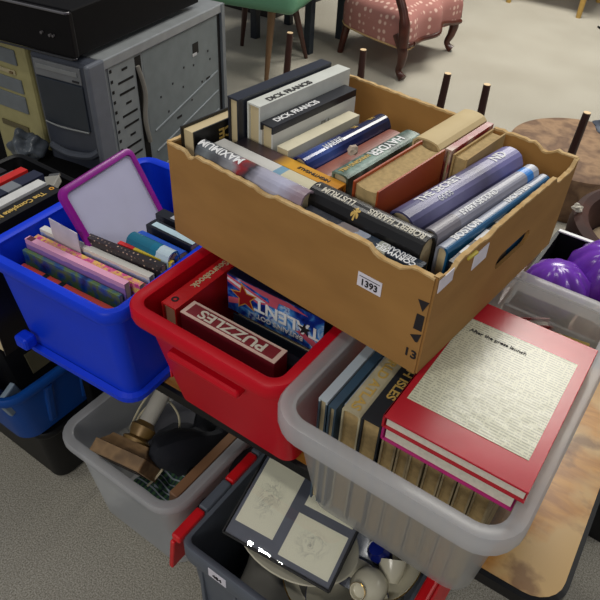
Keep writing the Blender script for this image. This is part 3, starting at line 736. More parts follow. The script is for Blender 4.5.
tag(blob('cloth_bundle', (-.72, .67, .10), (.11, .16, .09), 5, .3, plain('grey_cloth', (90, 90, 96), .9), seed=12, flat=-.09), 'grey cloth bundle at the bottom of the floor crate', 'cloth')

# ================================================================== GREY CRATE with red handles
GC = tub('storage_crate', 'dark grey plastic crate with red hinged handles full of crockery', 'crate', (-.290, .675, .002), (.40, .57), (.35, .52), .31, M['grey_crate'], r=.018, lip=.010, drop=.05)
# hinged lid flaps hanging open with red edges
for sx in (-1, 1):
    xx = sx * .203
    n_ = 0
    for (y0, y1, red) in ((-.285, -.215, 1), (-.213, -.14, 0), (-.138, -.06, 1), (-.058, .02, 0), (.022, .10, 1)):
        c_ = B((xx, (y0 + y1) / 2, .312), (.020, y1 - y0, .018), .004)
        mesh('red_handle' if red else 'hinge', c_, M['red_handle'] if red else M['grey_crate'], GC)
    mesh('red_flap', B((sx * .222, -.20, .235), (.010, .17, .11), .003, rot=(0, R(sx * -8), 0)), M['red_handle'], GC)
    mesh('red_flap', B((sx * .220, .05, .245), (.008, .30, .09), .003, rot=(0, R(sx * -8), 0)), M['red_handle'], GC)
sk = mesh('sticker', B((-.106, -.2856, .288), (.040, .0008, .026)), M['sticker'], GC); sk['label'] = 'white numbered sticker'
text('lot_number', '484', .014, M['ink'], sk, (-.106, -.2866, .285), (R(90), 0, 0), True)
for k in range(5):
    mesh('rib', B((-.16 + .08 * k, -.268, .13), (.008, .012, .22), .002), M['grey_crate'], GC)
# picture frame
PF = thing('picture_frame', 'glazed dark grey frame with three pencil drawings lying in the grey crate', 'picture', (-.333, .539, .343), (0, R(20), R(-84)))
# local x runs towards the viewer (short), y along the width
fw, fh = .165, .214
bm = bmesh.new(); box(bm, (0, 0, .004), (fw, fh, .008), .002); mesh('backing', bm, M['black'], PF)
mesh('mount', B((0, 0, .0084), (fw - .006, fh - .006, .0008)), plain('slate_mount', (88, 92, 106), .5), PF)
def sketch(name, seed):
    m, t, b = newmat(name, .7)
    tc = t.nodes.new('ShaderNodeTexCoord'); n = t.nodes.new('ShaderNodeTexNoise'); n.inputs['Scale'].default_value = 34; n.inputs['Detail'].default_value = 6; n.inputs['Distortion'].default_value = 2
    g = t.nodes.new('ShaderNodeTexGradient'); g.gradient_type = 'SPHERICAL'; mp = t.nodes.new('ShaderNodeMapping'); mp.inputs['Location'].default_value = (-1.0, -1.0, -.5); mp.inputs['Scale'].default_value = (2.4, 2.4, 1)
    mp.inputs['Location'].default_value = (-1.2, -1.15, -.5)
    mp2 = t.nodes.new('ShaderNodeMapping'); mp2.inputs['Location'].default_value = (seed * 3.1, seed, 0)
    t.links.new(tc.outputs['Generated'], mp.inputs[0]); t.links.new(mp.outputs[0], g.inputs[0]); t.links.new(tc.outputs['Object'], mp2.inputs[0]); t.links.new(mp2.outputs[0], n.inputs['Vector'])
    r_ = t.nodes.new('ShaderNodeValToRGB')
    for i, (p, c) in enumerate([(.47, 0), (.50, 1), (.53, 0), (.58, .6), (.60, 0)]):
        e = r_.color_ramp.elements[i] if i < 2 else r_.color_ramp.elements.new(p)
        e.position = p; e.color = (c, c, c, 1)
    mu = t.nodes.new('ShaderNodeMath'); mu.operation = 'MULTIPLY'
    sc_ = t.nodes.new('ShaderNodeMath'); sc_.operation = 'MULTIPLY'; sc_.inputs[1].default_value = 1.1; sc_.use_clamp = True
    t.links.new(n.outputs['Fac'], r_.inputs[0]); t.links.new(r_.outputs[0], mu.inputs[0]); t.links.new(g.outputs['Fac'], mu.inputs[1]); t.links.new(mu.outputs[0], sc_.inputs[0])
    mx = t.nodes.new('ShaderNodeMixRGB'); mx.inputs[1].default_value = lin((240, 238, 216)); mx.inputs[2].default_value = lin((84, 84, 80))
    t.links.new(sc_.outputs[0], mx.inputs[0]); t.links.new(mx.outputs[0], b.inputs['Base Color'])
    return m
# x>0 = towards viewer; y>0 = to the right
for i, (x0, x1, y0, y1) in enumerate([(-.073, .054, -.098, -.020), (-.076, -.026, .002, .098), (-.010, .070, .0, .098)]):
    mesh('print', B(((x0 + x1) / 2, (y0 + y1) / 2, .0092), (x1 - x0, y1 - y0, .0006)), sketch('pencil_drawing_%d' % i, i + 1), PF)
gl, t, b = newmat('picture_glass', .03)
tr = t.nodes.new('ShaderNodeBsdfTransparent'); gs = t.nodes.new('ShaderNodeBsdfGlossy'); gs.inputs['Roughness'].default_value = .015
fr = t.nodes.new('ShaderNodeFresnel'); fr.inputs[0].default_value = 1.5; mxs = t.nodes.new('ShaderNodeMixShader')
t.links.new(fr.outputs[0], mxs.inputs[0]); t.links.new(tr.outputs[0], mxs.inputs[1]); t.links.new(gs.outputs[0], mxs.inputs[2]); t.links.new(mxs.outputs[0], t.nodes['Material Output'].inputs['Surface'])
mesh('glass', B((0, 0, .0106), (fw - .004, fh - .004, .0012)), gl, PF)
for a, b_ in (((-fw / 2, 0), (.004, fh)), ((fw / 2, 0), (.004, fh)), ((0, -fh / 2), (fw, .004)), ((0, fh / 2), (fw, .004))):
    mesh('frame_bar', B((a[0], a[1], .007), (b_[0], b_[1], .012), .001), M['black'], PF)
# crockery
china = plain('ivory_china', (212, 206, 184), .16, var=.03)
gilt = plain('gilt', (190, 150, 70), .25, metal=.8)
pl = thing('platter', 'long cream oval platter standing on edge in front of the picture frame', 'platter', (-.335, .543, .288), (R(-86), R(2), R(4)))
bm = bmesh.new(); N_ = 40
for (s_, th_) in ((1, .0),):
    def el(k, a, bz, y): return [(a * math.cos(2 * math.pi * i / N_), y, bz * math.sin(2 * math.pi * i / N_)) for i in range(N_)]
    skinloops(bm, [el(0, .02, .012, .012), el(0, .075, .05, .012), el(0, .098, .068, .006), el(0, .122, .085, .0), el(0, .124, .087, .002), el(0, .098, .068, .011), el(0, .075, .052, .018), el(0, .02, .012, .018)], True, True, True)
mesh('dish', bm, china, pl, True)
jug = thing('china_jug', 'round ivory china jug lying among plates at the right of the grey crate', 'jug', (-.178, .548, .262), (R(50), R(20), R(-30)))
mesh('body', lathe([(.0, -.030), (.018, -.030), (.028, -.022), (.034, 0), (.030, .018), (.019, .030), (.0145, .034), (.0155, .042), (.0135, .042), (.012, .034), (.0, .03)], 32), china, jug, True)
mesh('handle', T(bez([(.030, 0, .012), (.050, 0, .016), (.052, 0, -.008), (.032, 0, -.014)]), .004, 8), china, jug, True)
mesh('gilt_ring', lathe([(.0150, .0425), (.0162, .0418), (.0150, .0411)], 28), gilt, jug, True)
def plate(label, loc, rot, r_, mat, group='plates in the grey crate', name='plate', band=None, deep=.016):
    p = thing(name, label, 'plate', loc, rot, group)
    mesh('dish', lathe([(.0, 0), (r_ * .55, 0), (r_ * .62, .003), (r_ * .98, deep), (r_, deep + .001), (r_ * .98, deep + .003), (r_ * .62, .006), (r_ * .55, .004), (0, .004)], 40), mat, p, True)
    if band: mesh('rim_band', lathe([(r_ * .965, deep * .98 + .0026), (r_ * 1.001, deep + .0034), (r_ * 1.003, deep + .001)], 40), band, p, True)
    return p
silver = plain('dull_silver', (150, 152, 156), .25, metal=.9)
blueb = plain('cobalt_blue_band', (24, 30, 90), .25)
plate('dull silver bowl leaning under the corner of the picture frame', (-.232, .600, .250), (R(35), R(25), 0), .062, silver, name='bowl', deep=.034)
plate('white plate with cobalt blue rim lying under the jug', (-.205, .520, .222), (R(8), R(6), 0), .075, china, band=blueb)
plate('white plate leaning on the right wall of the grey crate', (-.135, .615, .240), (R(10), R(-52), 0), .06, china, band=gilt)
plate('cream plate at the bottom of the grey crate', (-.25, .55, .19), (R(-6), R(4), 0), .10, china, band=gilt)
cup = thing('china_cup', 'white china cup with gilt dotted rim at the front of the grey crate', 'cup', (-.190, .447, .232), (R(6), R(4), 0))
mesh('bowl', lathe([(.0, 0), (.016, 0), (.018, .004), (.028, .02), (.034, .045), (.037, .05), (.0355, .05), (.032, .045), (.026, .02), (.015, .006), (0, .005)], 32), plain('grey_white_china', (196, 196, 204), .15), cup, True)
mesh('handle', T(bez([(.032, 0, .042), (.052, 0, .040), (.050, 0, .020), (.028, 0, .018)]), .003, 8), china, cup, True)
for k in range(14):
    a = 2 * math.pi * k / 14
    bm = bmesh.new(); bmesh.ops.create_icosphere(bm, subdivisions=1, radius=.0026)
    bmesh.ops.translate(bm, vec=(.0368 * math.cos(a), .0368 * math.sin(a), .0505), verts=bm.verts)
    mesh('gilt_dot', bm, gilt, cup)
cn = thing('blue_jar', 'small cobalt blue jar behind the jug', 'jar', (-.190, .618, .250), (R(20), R(-10), 0))
mesh('jar_body', lathe([(0, 0), (.018, 0), (.021, .01), (.021, .035), (.014, .045), (.014, .05), (.0, .05)], 24), plain('cobalt_glass', (20, 34, 120), .15), cn, True)
cup2 = thing('china_cup', 'plain white cup tipped beside the red handle of the grey crate', 'cup', (-.150, .580, .255), (R(-60), R(20), R(40)))
mesh('bowl', lathe([(.0, 0), (.013, 0), (.022, .018), (.026, .04), (.0245, .04), (.020, .018), (.011, .004), (0, .004)], 28), china, cup2, True)
tag(blob('packing_paper', (-.29, .60, .12), (.15, .18, .10), 6, .25, plain('crumpled_newsprint', (120, 118, 112), .9), seed=21, flat=-.11), 'crumpled packing paper under the crockery', 'paper')

# ================================================================== LOWER LEFT PILE
bx = tub('storage_crate', 'black plastic crate on the floor at the bottom of the left pile', 'crate', (-1.14, .70, .002), (.42, .56), (.36, .50), .215, M['black'], r=.03, lip=.01)
b2 = tub('storage_tub', 'dark blue plastic tub on the black floor crate', 'tub', (-1.105, .615, .218), (.40, .52), (.33, .44), .182, M['dark_blue_tub'], r=.04, lip=.012, drop=.02)
for k in range(4):
    mesh('rib', B((.172 + .0, -.15 + .09 * k, .09), (.02, .022, .13), .006, rot=(0, R(10), 0)), M['dark_blue_tub'], b2)
rd = thing('radio_cassette', 'black portable stereo with ribbed top tilted in the dark blue tub', 'radio', (-1.055, .60, .30), (R(0), R(-16), R(2)))
mesh('body', B((0, 0, .08), (.17, .36, .16), .012), M['black'], rd)
for k in range(9):
    mesh('rib', B((-.065 + .016 * k, 0, .162), (.006, .33, .006), .001), plain('charcoal_rib', (44, 44, 48), .4), rd)
mesh('trim_strip', B((.086, -.02, .135), (.003, .32, .012), .001), plain('grey_trim', (110, 112, 112), .4), rd)
mesh('panel', B((.086, -.08, .06), (.003, .10, .05), .001), plain('olive_panel', (90, 84, 62), .5), rd)
tag(mesh('cable_box', B((-.94, .395, .372), (.012, .05, .06), .003, rot=(.3, 0, .2)), plain('pale_grey_plastic', (120, 136, 150), .4)), 'pale grey plastic piece upright at the corner of the dark blue tub', 'box')
bm = bmesh.new(); bmesh.ops.create_icosphere(bm, subdivisions=2, radius=.009); tag(mesh('plug', bm, M['white'], loc=(-.925, .545, .395), smooth=True), 'small white plug beside the black stereo in the dark blue tub', 'plug')
# black box carrying the row of books left of the blue tub
bk_box = tub('media_crate', 'black crate of paperbacks behind the blue tub at the left edge', 'crate', (-1.075, .555, .50), (.33, .34), (.29, .30), .19, M['black'], r=.02, lip=.008)
zl = .51
G5 = 'row of books in the black crate'
xs = -.925
def lb(label, x, T_, top, cover, y=.50, **k):
    book(label, (x, y, zl), R(93), .20, top - zl, T_, cover, group=G5, **k)
lb('black book with gold lettering next to the blue tub', -.932, .034, .770, plain('black_cookbook', (24, 22, 22), .35), title=[('The Complete Needlecraft', -.006, .0155, M['gold'], True, 0, .95), ('o', .092, .018, plain('orange_emblem', (214, 150, 50), .4), True)])
lb('white spined book in the left crate', -.962, .021, .774, plain('white_spine', (206, 206, 204), .35), y=.495)
lb('navy and grey spined book in the left crate', -.990, .026, .776, bands('navy_grey', 'X', [(0, (30, 36, 54)), (.6, (120, 124, 130)), (.75, (36, 40, 60))], .35), y=.51)
lb('red spined book in the left crate', -1.018, .018, .778, plain('red_spine', (196, 40, 36), .35), y=.50)
lb('slim grey book at the end of the left row', -1.035, .012, .770, plain('grey_spine', (90, 92, 96), .4), y=.49)
lb('dark book with small pale print beyond the red spined one', -1.058, .024, .772, plain('dark_spine', (34, 30, 34), .4), y=.48)
lb('second red spined book at the left edge', -1.085, .018, .770, plain('red_spine_worn', (170, 34, 36), .4), y=.47)
# connector and cable behind
pg = thing('cable_connector', 'pale grey cable connector lying behind the row of books', 'connector', (-1.045, .66, .70), (0, R(-10), R(35)))
mesh('shell', B((0, 0, .008), (.032, .042, .016), .002), plain('beige_grey_plastic', (150, 148, 140), .5), pg)
mesh('metal_tongue', B((0, .028, .010), (.022, .016, .006), .001), plain('dull_metal', (150, 150, 150), .3, metal=.8), pg)
mesh('cable', T(bez([(-.01, -.02, .008), (-.02, -.05, .01), (.02, -.08, .012), (.07, -.075, .015), (.10, -.05, .01)]), .0022, 6), plain('grey_cable', (160, 158, 150), .5), pg, True)
tag(mesh('dark_gap_filler', B((-1.23, .93, .365), (.60, .09, .285), .01), M['black_matte']), 'added matte black box filling the dark gap between the left row of books and the computers', 'box')  # added block; its matte black stands in for the darkness of the gap
tag(blob('plastic_bag', (-1.495, .90, .545), (.04, .04, .04), 7, .3, plain('thin_grey_plastic', (80, 86, 92), .3, var=.3), seed=31), 'crumpled grey plastic bag in front of the beige computer', 'bag')

# ================================================================== COMPUTERS
BN = thing('low_bench', 'dark low bench carrying the old computers', 'bench', (-1.65, 1.30, 0))
mesh('bench_top', B((0, 0, .325), (1.0, .62, .03), .004), M['black_matte'], BN)
for sx in (-1, 1):
    for sy in (-1, 1): mesh('leg', B((sx * .46, sy * .28, .155), (.04, .04, .31)), M['black_matte'], BN)
steel = mottle('galvanised_steel', [(112, 118, 122), (136, 142, 144)], 6, .45, metal=.25)
darkbez = plain('charcoal_bezel', (62, 66, 76), .4)
PC = thing('computer_tower', 'silver steel computer tower with charcoal front and open side', 'computer', (-1.422, 1.285, .341), (0, 0, R(9)))
tw, td, thh = .195, .56, .455
mesh('front_bezel', B((0, -td / 2 - .02, thh / 2), (tw + .006, .045, thh + .004), .012), darkbez, PC)
mesh('bezel_cheek', B((tw / 2 - .004, -td / 2 - .028, thh / 2), (.016, .062, thh + .008), .006), plain('grey_bezel', (98, 102, 110), .35), PC)
mesh('chassis', B((0, 0, thh / 2), (tw - .012, td - .01, thh - .008), .001), steel, PC)
mesh('top_panel', B((0, 0, thh - .002), (tw, td, .006), .002), plain('bright_steel', (150, 154, 156), .35, metal=.3), PC)
xr = tw / 2
mesh('side_rail', B((xr - .003, 0, thh - .012), (.008, td, .022), .001), plain('steel_rail', (150, 154, 158), .35, metal=.4), PC)
mesh('side_rail', B((xr - .003, td / 2 - .008, thh / 2), (.012, .018, thh), .001), plain('steel_rail_dark', (120, 126, 132), .35, metal=.4), PC)
mesh('rear_slot', B((xr - .006, td / 2 - .026, thh / 2), (.003, .012, thh - .04)), M['black'], PC)
# drive cage
mesh('drive_cage', B((xr - .009, -td / 2 + .070, thh * .62), (.010, .105, thh * .70), .001), plain('cage_steel', (140, 146, 148), .4, metal=.3), PC)
mesh('cage_gap', B((xr - .0065, -td / 2 + .138, thh * .5), (.0015, .026, thh * .86)), M['black'], PC)
for k in range(9):
    mesh('cage_slot', B((xr - .0036, -td / 2 + .080, thh * .90 - .030 * k), (.001, .062 if k % 3 else .022, .006)), M['black'], PC)
for k in range(12):
    mesh('cage_hole', B((xr - .0036, -td / 2 + .026, thh * .92 - .027 * k), (.001, .008, .008)), M['black'], PC)
mesh('hanging_cable', T(bez([(xr - .002, -td / 2 + .130, thh * .88), (xr + .004, -td / 2 + .142, thh * .72), (xr + .002, -td / 2 + .132, thh * .55), (xr + .004, -td / 2 + .14, thh * .40)]), .006, 8), plain('grey_ribbon_cable', (120, 116, 108), .6), PC, True)
mesh('board_tray', B((xr - .0075, .07, thh * .5), (.004, .385, thh * .88), .001), plain('tray_steel', (120, 128, 130), .45, metal=.25), PC)
mesh('square_opening', B((xr - .0052, .125, thh * .80), (.001, .030, .032)), M['black'], PC)
mesh('opening_tab', B((xr - .0042, .118, thh * .765), (.001, .022, .008)), plain('white_label', (190, 190, 190), .5), PC)
for (yy, zz, w_) in ((.185, .56, .022), (.02, .42, .024)):
    mesh('vent_slot', B((xr - .0052, yy, thh * zz), (.001, w_, .007)), M['black'], PC)
for (yy, zz) in ((.0, .66), (.06, .72), (.11, .70), (.05, .60), (.19, .74), (.2, .68), (.09, .48), (.15, .56), (-.06, .62), (-.03, .50)):
    mesh('screw_hole', B((xr - .0052, yy, thh * zz), (.001, .006, .006)), M['ink'], PC)
for zz in (.50, .36, .22):
    mesh('pressed_ridge', T([(xr - .0055, -.10, thh * (zz - .07)), (xr - .0055, .24, thh * (zz + .07))], .003, 6), plain('ridge_steel', (132, 138, 142), .4, metal=.3), PC, True)
fyb = -td / 2 - .0435
mesh('disc_drive', B((-.012, fyb, thh * .925), (.148, .006, .042), .002), plain('grey_drive', (112, 114, 116), .4), PC)
mesh('drive_tray', B((-.012, fyb - .004, thh * .935), (.13, .003, .012), .001), plain('pale_drive', (128, 130, 130), .4), PC)
mesh('drive_button', B((.045, fyb - .004, thh * .895), (.02, .003, .004)), M['ink'], PC)
mesh('drive_door', B((-.012, fyb, thh * .74), (.148, .006, .12), .002), plain('dark_panel', (44, 50, 58), .3), PC)
mesh('trim_arc', T(bez([(-.088, fyb, thh * .60), (-.03, fyb - .008, thh * .60), (.06, fyb - .004, thh * .605)]), .0022, 6), plain('silver_trim', (150, 152, 150), .3), PC, True)
mesh('swoosh', T(bez([(-.085, fyb, thh * .45), (-.02, fyb - .010, thh * .44), (.05, fyb - .008, thh * .46), (.08, fyb, thh * .50)]), .010, 8), plain('bezel_swoosh', (84, 88, 96), .35), PC, True)
mesh('power_button', T(bez([(-.05, fyb - .004, thh * .33), (-.02, fyb - .008, thh * .31), (.02, fyb - .008, thh * .33), (.04, fyb - .004, thh * .31)]), .004, 8), plain('silver_button', (134, 138, 144), .3), PC, True)
mesh('lower_arc', T(bez([(-.090, fyb, thh * .36), (-.05, fyb - .006, thh * .17), (.01, fyb - .008, thh * .07), (.08, fyb, thh * .02)]), .003, 6), plain('silver_arc', (128, 132, 134), .3), PC, True)
beige = plain('yellowed_beige_plastic', (164, 156, 108), .45)
P2 = thing('computer_tower', 'yellowed beige computer tower at the left edge', 'computer', (-1.672, 1.275, .341), (0, 0, R(4)))
mesh('front_bezel', B((0, -.27, .227), (.205, .04, .452), .010), beige, P2)
mesh('case', B((0, 0, .225), (.195, .52, .446), .003), plain('beige_steel', (140, 130, 86), .5), P2)
for (zz, hh) in ((.395, .042), (.315, .040), (.262, .050)):
    mesh('drive_bay', B((-.012, -.292, zz), (.150, .006, hh), .003), plain('grey_blue_bay', (112, 118, 122), .4), P2)
mesh('floppy_slot', B((-.012, -.293, .352), (.12, .004, .012), .002), plain('pale_floppy', (176, 164, 130), .4), P2)
mesh('button', B((.035, -.297, .352), (.012, .005, .006), .001), plain('dull_button', (120, 100, 70), .4), P2)
mesh('switch_panel', B((-.01, -.293, .185), (.11, .004, .016), .001), plain('dark_beige', (96, 88, 60), .5), P2)  # switch panel in a darker beige than the bezel
mesh('lower_bay', B((.0, -.292, .075), (.115, .006, .075), .003), plain('grey_blue_lower', (104, 110, 112), .4), P2)
# receiver on top of the towers
RC = thing('audio_receiver', 'black hi-fi receiver lying across the top of the computers', 'receiver', (-1.562, 1.20, .806), (0, 0, R(9)))
mesh('case', B((0, 0, .058), (.43, .52, .106), .003), plain('black_steel_case', (8, 7, 9), .6, spec=.15), RC)
mesh('front_panel', B((0, -.266, .056), (.436, .016, .104), .003), plain('black_front', (14, 12, 14), .5, spec=.2), RC)
mesh('top_trim', T([(-.218, -.277, .108), (.212, -.277, .108), (.218, -.268, .108)], .003, 8), plain('grey_trim_bar', (120, 118, 120), .3, metal=.5), RC, True)
mesh('bottom_trim', T([(-.218, -.277, .003), (.212, -.277, .003), (.218, -.268, .003)], .0028, 8), plain('dim_trim_bar', (70, 70, 72), .35, metal=.5), RC, True)
for (kx, kz, kr) in ((.13, .052, .0035), (.155, .050, .0035), (.165, .050, .003), (-.02, .05, .006)):
    k_ = lathe([(kr, 0), (kr, .006), (0, .007)], 12); bmesh.ops.rotate(k_, matrix=Matrix.Rotation(R(90), 3, 'X'), verts=k_.verts); bmesh.ops.translate(k_, vec=(kx, -.274, kz), verts=k_.verts)
    mesh('knob', k_, plain('knob_grey', (96, 92, 92), .4), RC, True)
mesh('foot', B((.15, -.2, .003), (.03, .03, .006)), M['black'], RC)

# ================================================================== BACKGROUND FURNITURE
pinkf = dots('pink_spotted_fabric', (158, 106, 98), (206, 172, 158), 26, .22)
darkw = mottle('mahogany', [(54, 26, 20), (82, 40, 28)], 14, .28)
PK = thing('armchair', 'pink spotted armchair with carved dark wood arms and cabriole legs', 'armchair', (-1.80, 3.56, 0), (0, 0, R(0)))
# faces +x ; feet at x=+.24
def cab(name, x, y, s=1):
    return mesh(name, T(bez([(x - .03, y, .24), (x + .012, y + .016 * s, .17), (x + .01, y + .01 * s, .10), (x - .005, y, .055), (x + .005, y, .03), (x + .03, y + .005 * s, .012)], 6), [.036 - .0008 * k for k in range(6)] + [.031 - .0012 * k for k in range(6)] + [.024 - .001 * k for k in range(6)] + [.018] * 6 + [.019 + .001 * k for k in range(7)], 12), darkw, PK, True)
cab('leg', .235, -.30, -1); cab('leg', .24, .31, 1)
for (x, y, s_) in ((-.24, -.16, -1), (-.20, .22, 1)):
    mesh('leg', T(bez([(x + .06, y, .26), (x + .03, y, .14), (x - .0, y, .0)]), [.028 - .0006 * k for k in range(17)], 10), darkw, PK, True)
bm = bmesh.new()
out = bez([(.28, -.27, 0), (.255, -.12, 0), (.30, .0, 0), (.255, .13, 0), (.28, .28, 0), (.24, .34, 0), (-.20, .30, 0), (-.27, .05, 0), (-.20, -.20, 0), (.22, -.33, 0), (.28, -.27, 0)], 5)[:-1]
def sc2(k, z): return [(p.x * k, p.y * k, z) for p in out]
skinloops(bm, [sc2(.9, .165), sc2(.99, .175), sc2(1.0, .21), sc2(1.0, .27), sc2(.97, .315), sc2(.86, .345), sc2(.6, .37), sc2(.3, .38)], True, True, True)
mesh('seat', bm, pinkf, PK, True)
mesh('seat_rail', T([(p.x * 1.0, p.y * 1.0,   .190 + .012 * math.sin(p.y * 14)) for p in out if p.x > .2] , .014, 8), darkw, PK, True)
bm = bmesh.new(); box(bm, (-.28, .03, .62), (.10, .50, .50), .045, rot=(0, R(-12), 0), seg=4); mesh('backrest', bm, pinkf, PK, True)
for s, y in ((-1, -.335), (1, .345)):
    mesh('arm', T(bez([(.255, y, .19), (.235, y - .005 * s, .34), (.16, y - .01 * s, .50), (.19, y, .60), (.14, y, .64), (-.05, y, .63), (-.22, y, .68)], 6), [.030] * 6 + [.024] * 12 + [.026] * 19, 10), darkw, PK, True)
    mesh('arm_pad', B((.02, y, .655), (.20, .05, .035), .015), pinkf, PK, True)
mesh('piping', T([(p.x * 1.0, p.y * 1.0, .178) for p in out if p.y < .1 or p.x < 0], .005, 6), plain('gold_piping', (170, 140, 96), .7), PK, True)
# green chair
GR = thing('green_chair', 'green vinyl chair with brown splayed legs by the far wall of computers', 'chair', (-2.22, 2.90, 0), (0, 0, R(14)))
grn = plain('green_vinyl', (92, 142, 112), .4, var=.06, scale=5)
bm = bmesh.new(); box(bm, (0, 0, .44), (.52, .52, .12), .04, seg=4); mesh('seat', bm, grn, GR, True)
bm = bmesh.new(); box(bm, (-.02, .27, .68), (.50, .07, .44), .03, rot=(R(-10), 0, 0), seg=4); mesh('backrest', bm, grn, GR, True)
brn = plain('brown_tapered_leg', (112, 84, 56), .4)
for (x0, y0, x1, y1, mt) in ((.12, -.20, .09, -.20, brn), (-.20, -.20, -.27, -.26, brn), (.09, .12, .15, .25, plain('dark_brown_leg', (70, 42, 34), .4)), (-.2, .2, -.27, .26, M['leg_wood'])):
    mesh('leg', T([(x0, y0, .40), (x1, y1, 0)], [.022, .011], 12), mt, GR, True)
# grey-blue upholstered stool with dark leg
GS = thing('upholstered_stool', 'pale grey blue padded stool with dark square legs between the green and pink chairs', 'stool', (-2.37, 3.50, 0), (0, 0, R(0)))
bm = bmesh.new(); box(bm, (0, 0, .40), (.50, .56, .14), .03, seg=3); mesh('seat', bm, plain('pale_blue_grey_fabric', (132, 148, 152), .9), GS, True)
for (x, y) in ((.20, -.25), (.20, .10), (-.20, -.25), (-.20, .10)):
    mesh('leg', B((x, y, .22), (.045, .045, .44), .004), plain('blue_black_leg', (34, 42, 50), .5), GS)
# dark cabinet behind them
tag(mesh('dark_cabinet', B((-3.1, 3.9, .4), (.8, .6, .8), .01), plain('near_black_wood', (30, 26, 26), .5)), 'dark cabinet beyond the green chair', 'cabinet')
# wooden chair far right
FC = thing('wooden_chair', 'pale yellow wooden chair with thin legs at the far top right', 'chair', (-1.36, 5.40, 0))
yw = plain('pale_yellow_wood', (176, 142, 72), .5)
bm = bmesh.new(); box(bm, (0, 0, .44), (.62, .50, .04), .01); mesh('seat', bm, yw, FC)
for (x, y) in ((-.29, -.27), (.235, -.27), (-.29, .23), (.235, .23)):
    mesh('leg', T([(x, y, .43), (x, y, 0)], [.026, .018], 10), yw, FC, True)
mesh('backrest', B((0, .24, .75), (.56, .02, .22), .006), yw, FC)
mesh('stretcher', T([(-.29, .23, .16), (.235, .23, .16)], .010, 8), yw, FC, True)
tag(mesh('long_sideboard', B((-.9, 6.3, .35), (3.2, .5, .7), .01), plain('brown_sideboard', (70, 56, 44), .5)), 'long brown sideboard behind the yellow wooden chair', 'sideboard')
bm = bmesh.new(); tag(mesh('floor_cable', T(bez([(-.95, 5.0, .008), (-.85, 4.93, .008), (-.78, 5.0, .008), (-.7, 5.15, .008)]), .006, 6), M['black_matte'], smooth=True), 'black cable on the carpet beside the yellow chair', 'cable')

# upturned side tables: round dark legs pointing up
def upturned(label, x0, x1, y, tip):
    t = thing('upturned_table', label, 'table', ((x0 + x1) / 2, y - .225, 0), (0, 0, 0), 'upturned side tables')
    w2 = (x1 - x0) / 2
    mesh('tabletop', B((0, 0, .012), (w2 * 2 + .01, .48, .024), .004), M['dark_wood'], t)
    mesh('apron', B((0, 0, .05), (w2 * 2 - .05, .40, .052), .003), M['dark_wood'], t)
    for sx in (-1, 1):
        for sy in (-1, 1):
            l = mesh('leg', T([(sx * w2 * .92 - .0, sy * .205, .024), (sx * w2, sy * .225, tip)], [.0185, .0125], 14), M['leg_wood'], t, True)
            mesh('bare_end', T([(sx * w2, sy * .225, tip - .0005), (sx * w2, sy * .225, tip + .002)], .0118, 14), M['tip_wood'], l)
    return t
upturned('upturned dark side table nearest the silver computer', -2.0, -1.494, 2.105, .55)
upturned('upturned dark side table behind the middle of the cardboard box', -1.184, -.84, 2.14, .55)
upturned('upturned dark side table in front of the round brown pouffe', -.694, -.355, 2.14, .55)
PO = thing('round_pouffe', 'low round brown pouffe with scuffed top behind the cardboard box', 'pouffe', (-.418, 2.68, 0))
mesh('body', lathe([(0, 0), (.285, 0), (.298, .03), (.300, .16), (.290, .188), (.27, .198), (0, .202)], 48), mottle('scuffed_brown_leather', [(112, 84, 60), (142, 112, 82), (96, 70, 50), (128, 98, 72)], 9, .75, detail=6), PO, True)
tag(blob('grey_ornament', (-.22, 2.05, .56), (.07, .04, .035), 5, .5, plain('blue_grey_ceramic', (110, 118, 132), .4), seed=8), 'blue grey ornament at the right edge', 'ornament')

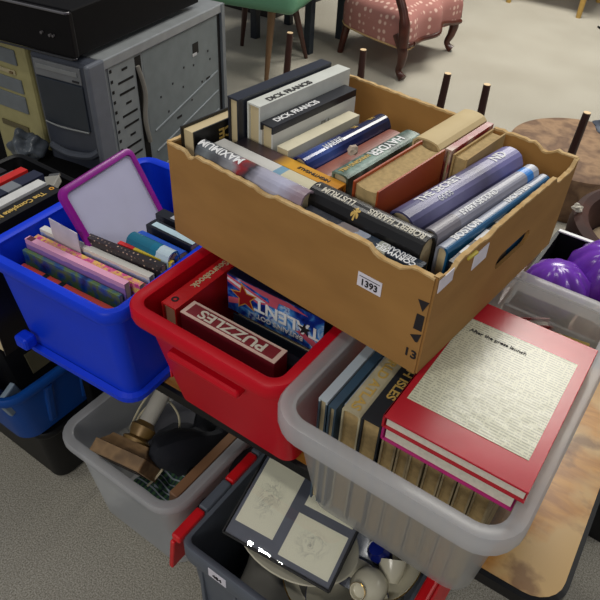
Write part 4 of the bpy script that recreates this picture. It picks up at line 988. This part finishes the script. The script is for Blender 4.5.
# right hand side behind the clear crate
K = thing('black_carton', 'black open box behind the clear crate holding purple vases', 'box', (-.02, 1.265, 0))
for (c_, s_) in (((0, -.17, .27), (.38, .008, .54)), ((0, .17, .27), (.38, .008, .54)), ((-.19, 0, .27), (.008, .34, .54)), ((.19, 0, .27), (.008, .34, .54)), ((0, 0, .45), (.37, .33, .006))):
    mesh('panel', B(c_, s_), M['black'], K)
mesh('white_edge', B((0, .17, .5415), (.38, .010, .003)), M['white'], K)
purp = plain('glossy_purple', (112, 52, 176), .22, var=.06)
def gourd(label, loc, rot, s):
    t = thing('ribbed_vase', label, 'vase', loc, rot, 'glossy purple ribbed vases')
    mesh('vase_body', lathe([(0, 0), (.03 * s, .0), (.052 * s, .015 * s), (.066 * s, .05 * s), (.064 * s, .085 * s), (.045 * s, .115 * s), (.025 * s, .128 * s), (.0, .131 * s)], 72, ribs=9, rib=.12), purp, t, True)
    return t
gourd('purple ribbed vase partly behind the cardboard box corner', (-.135, 1.235, .455), (R(0), R(-12), 0), 1.0)
gourd('purple ribbed vase nearer the right edge', (-.080, 1.345, .455), (R(5), R(5), 0), 1.15)
rbw = thing('shiny_bowl', 'pinkish brown glazed bowl tipped beside the purple vase at the right edge', 'bowl', (-.01, 1.19, .46), (R(30), R(-20), 0))
mesh('bowl_body', lathe([(0, 0), (.03, 0), (.055, .02), (.062, .05), (.056, .08), (.050, .08), (.054, .05), (.045, .02), (0, .01)], 32), mottle('pink_brown_glaze', [(150, 96, 84), (196, 170, 150), (120, 40, 36)], 16, .3), rbw, True)
LT = thing('leather_tub', 'reddish brown leather tub shaped basket at the right edge', 'basket', (.005, 1.69, 0))
mesh('tub_wall', lathe([(.18, 0), (.215, .02), (.230, .30), (.238, .46), (.232, .49), (.215, .500), (.196, .49), (.186, .46), (.18, .30), (.17, .06), (.0, .05)], 48), mottle('reddish_brown_leather', [(48, 22, 15), (70, 34, 22)], 10, .7), LT, True)
mesh('lining', lathe([(.180, .40), (.10, .42), (0, .43)], 40), plain('beige_lining', (150, 130, 104), .9), LT, True)
for i, (x, y, z) in enumerate(((-.214, 1.63, .508), (-.165, 1.215, .530))):
    tag(blob('paper_scrap', (x, y, z), (.009, .007, .008), 4, .6, M['page_white'], sub=3, seed=40 + i), ['scrap of white tissue on the rim of the leather basket', 'scrap of white tissue by the corner of the cardboard box'][i], 'paper')
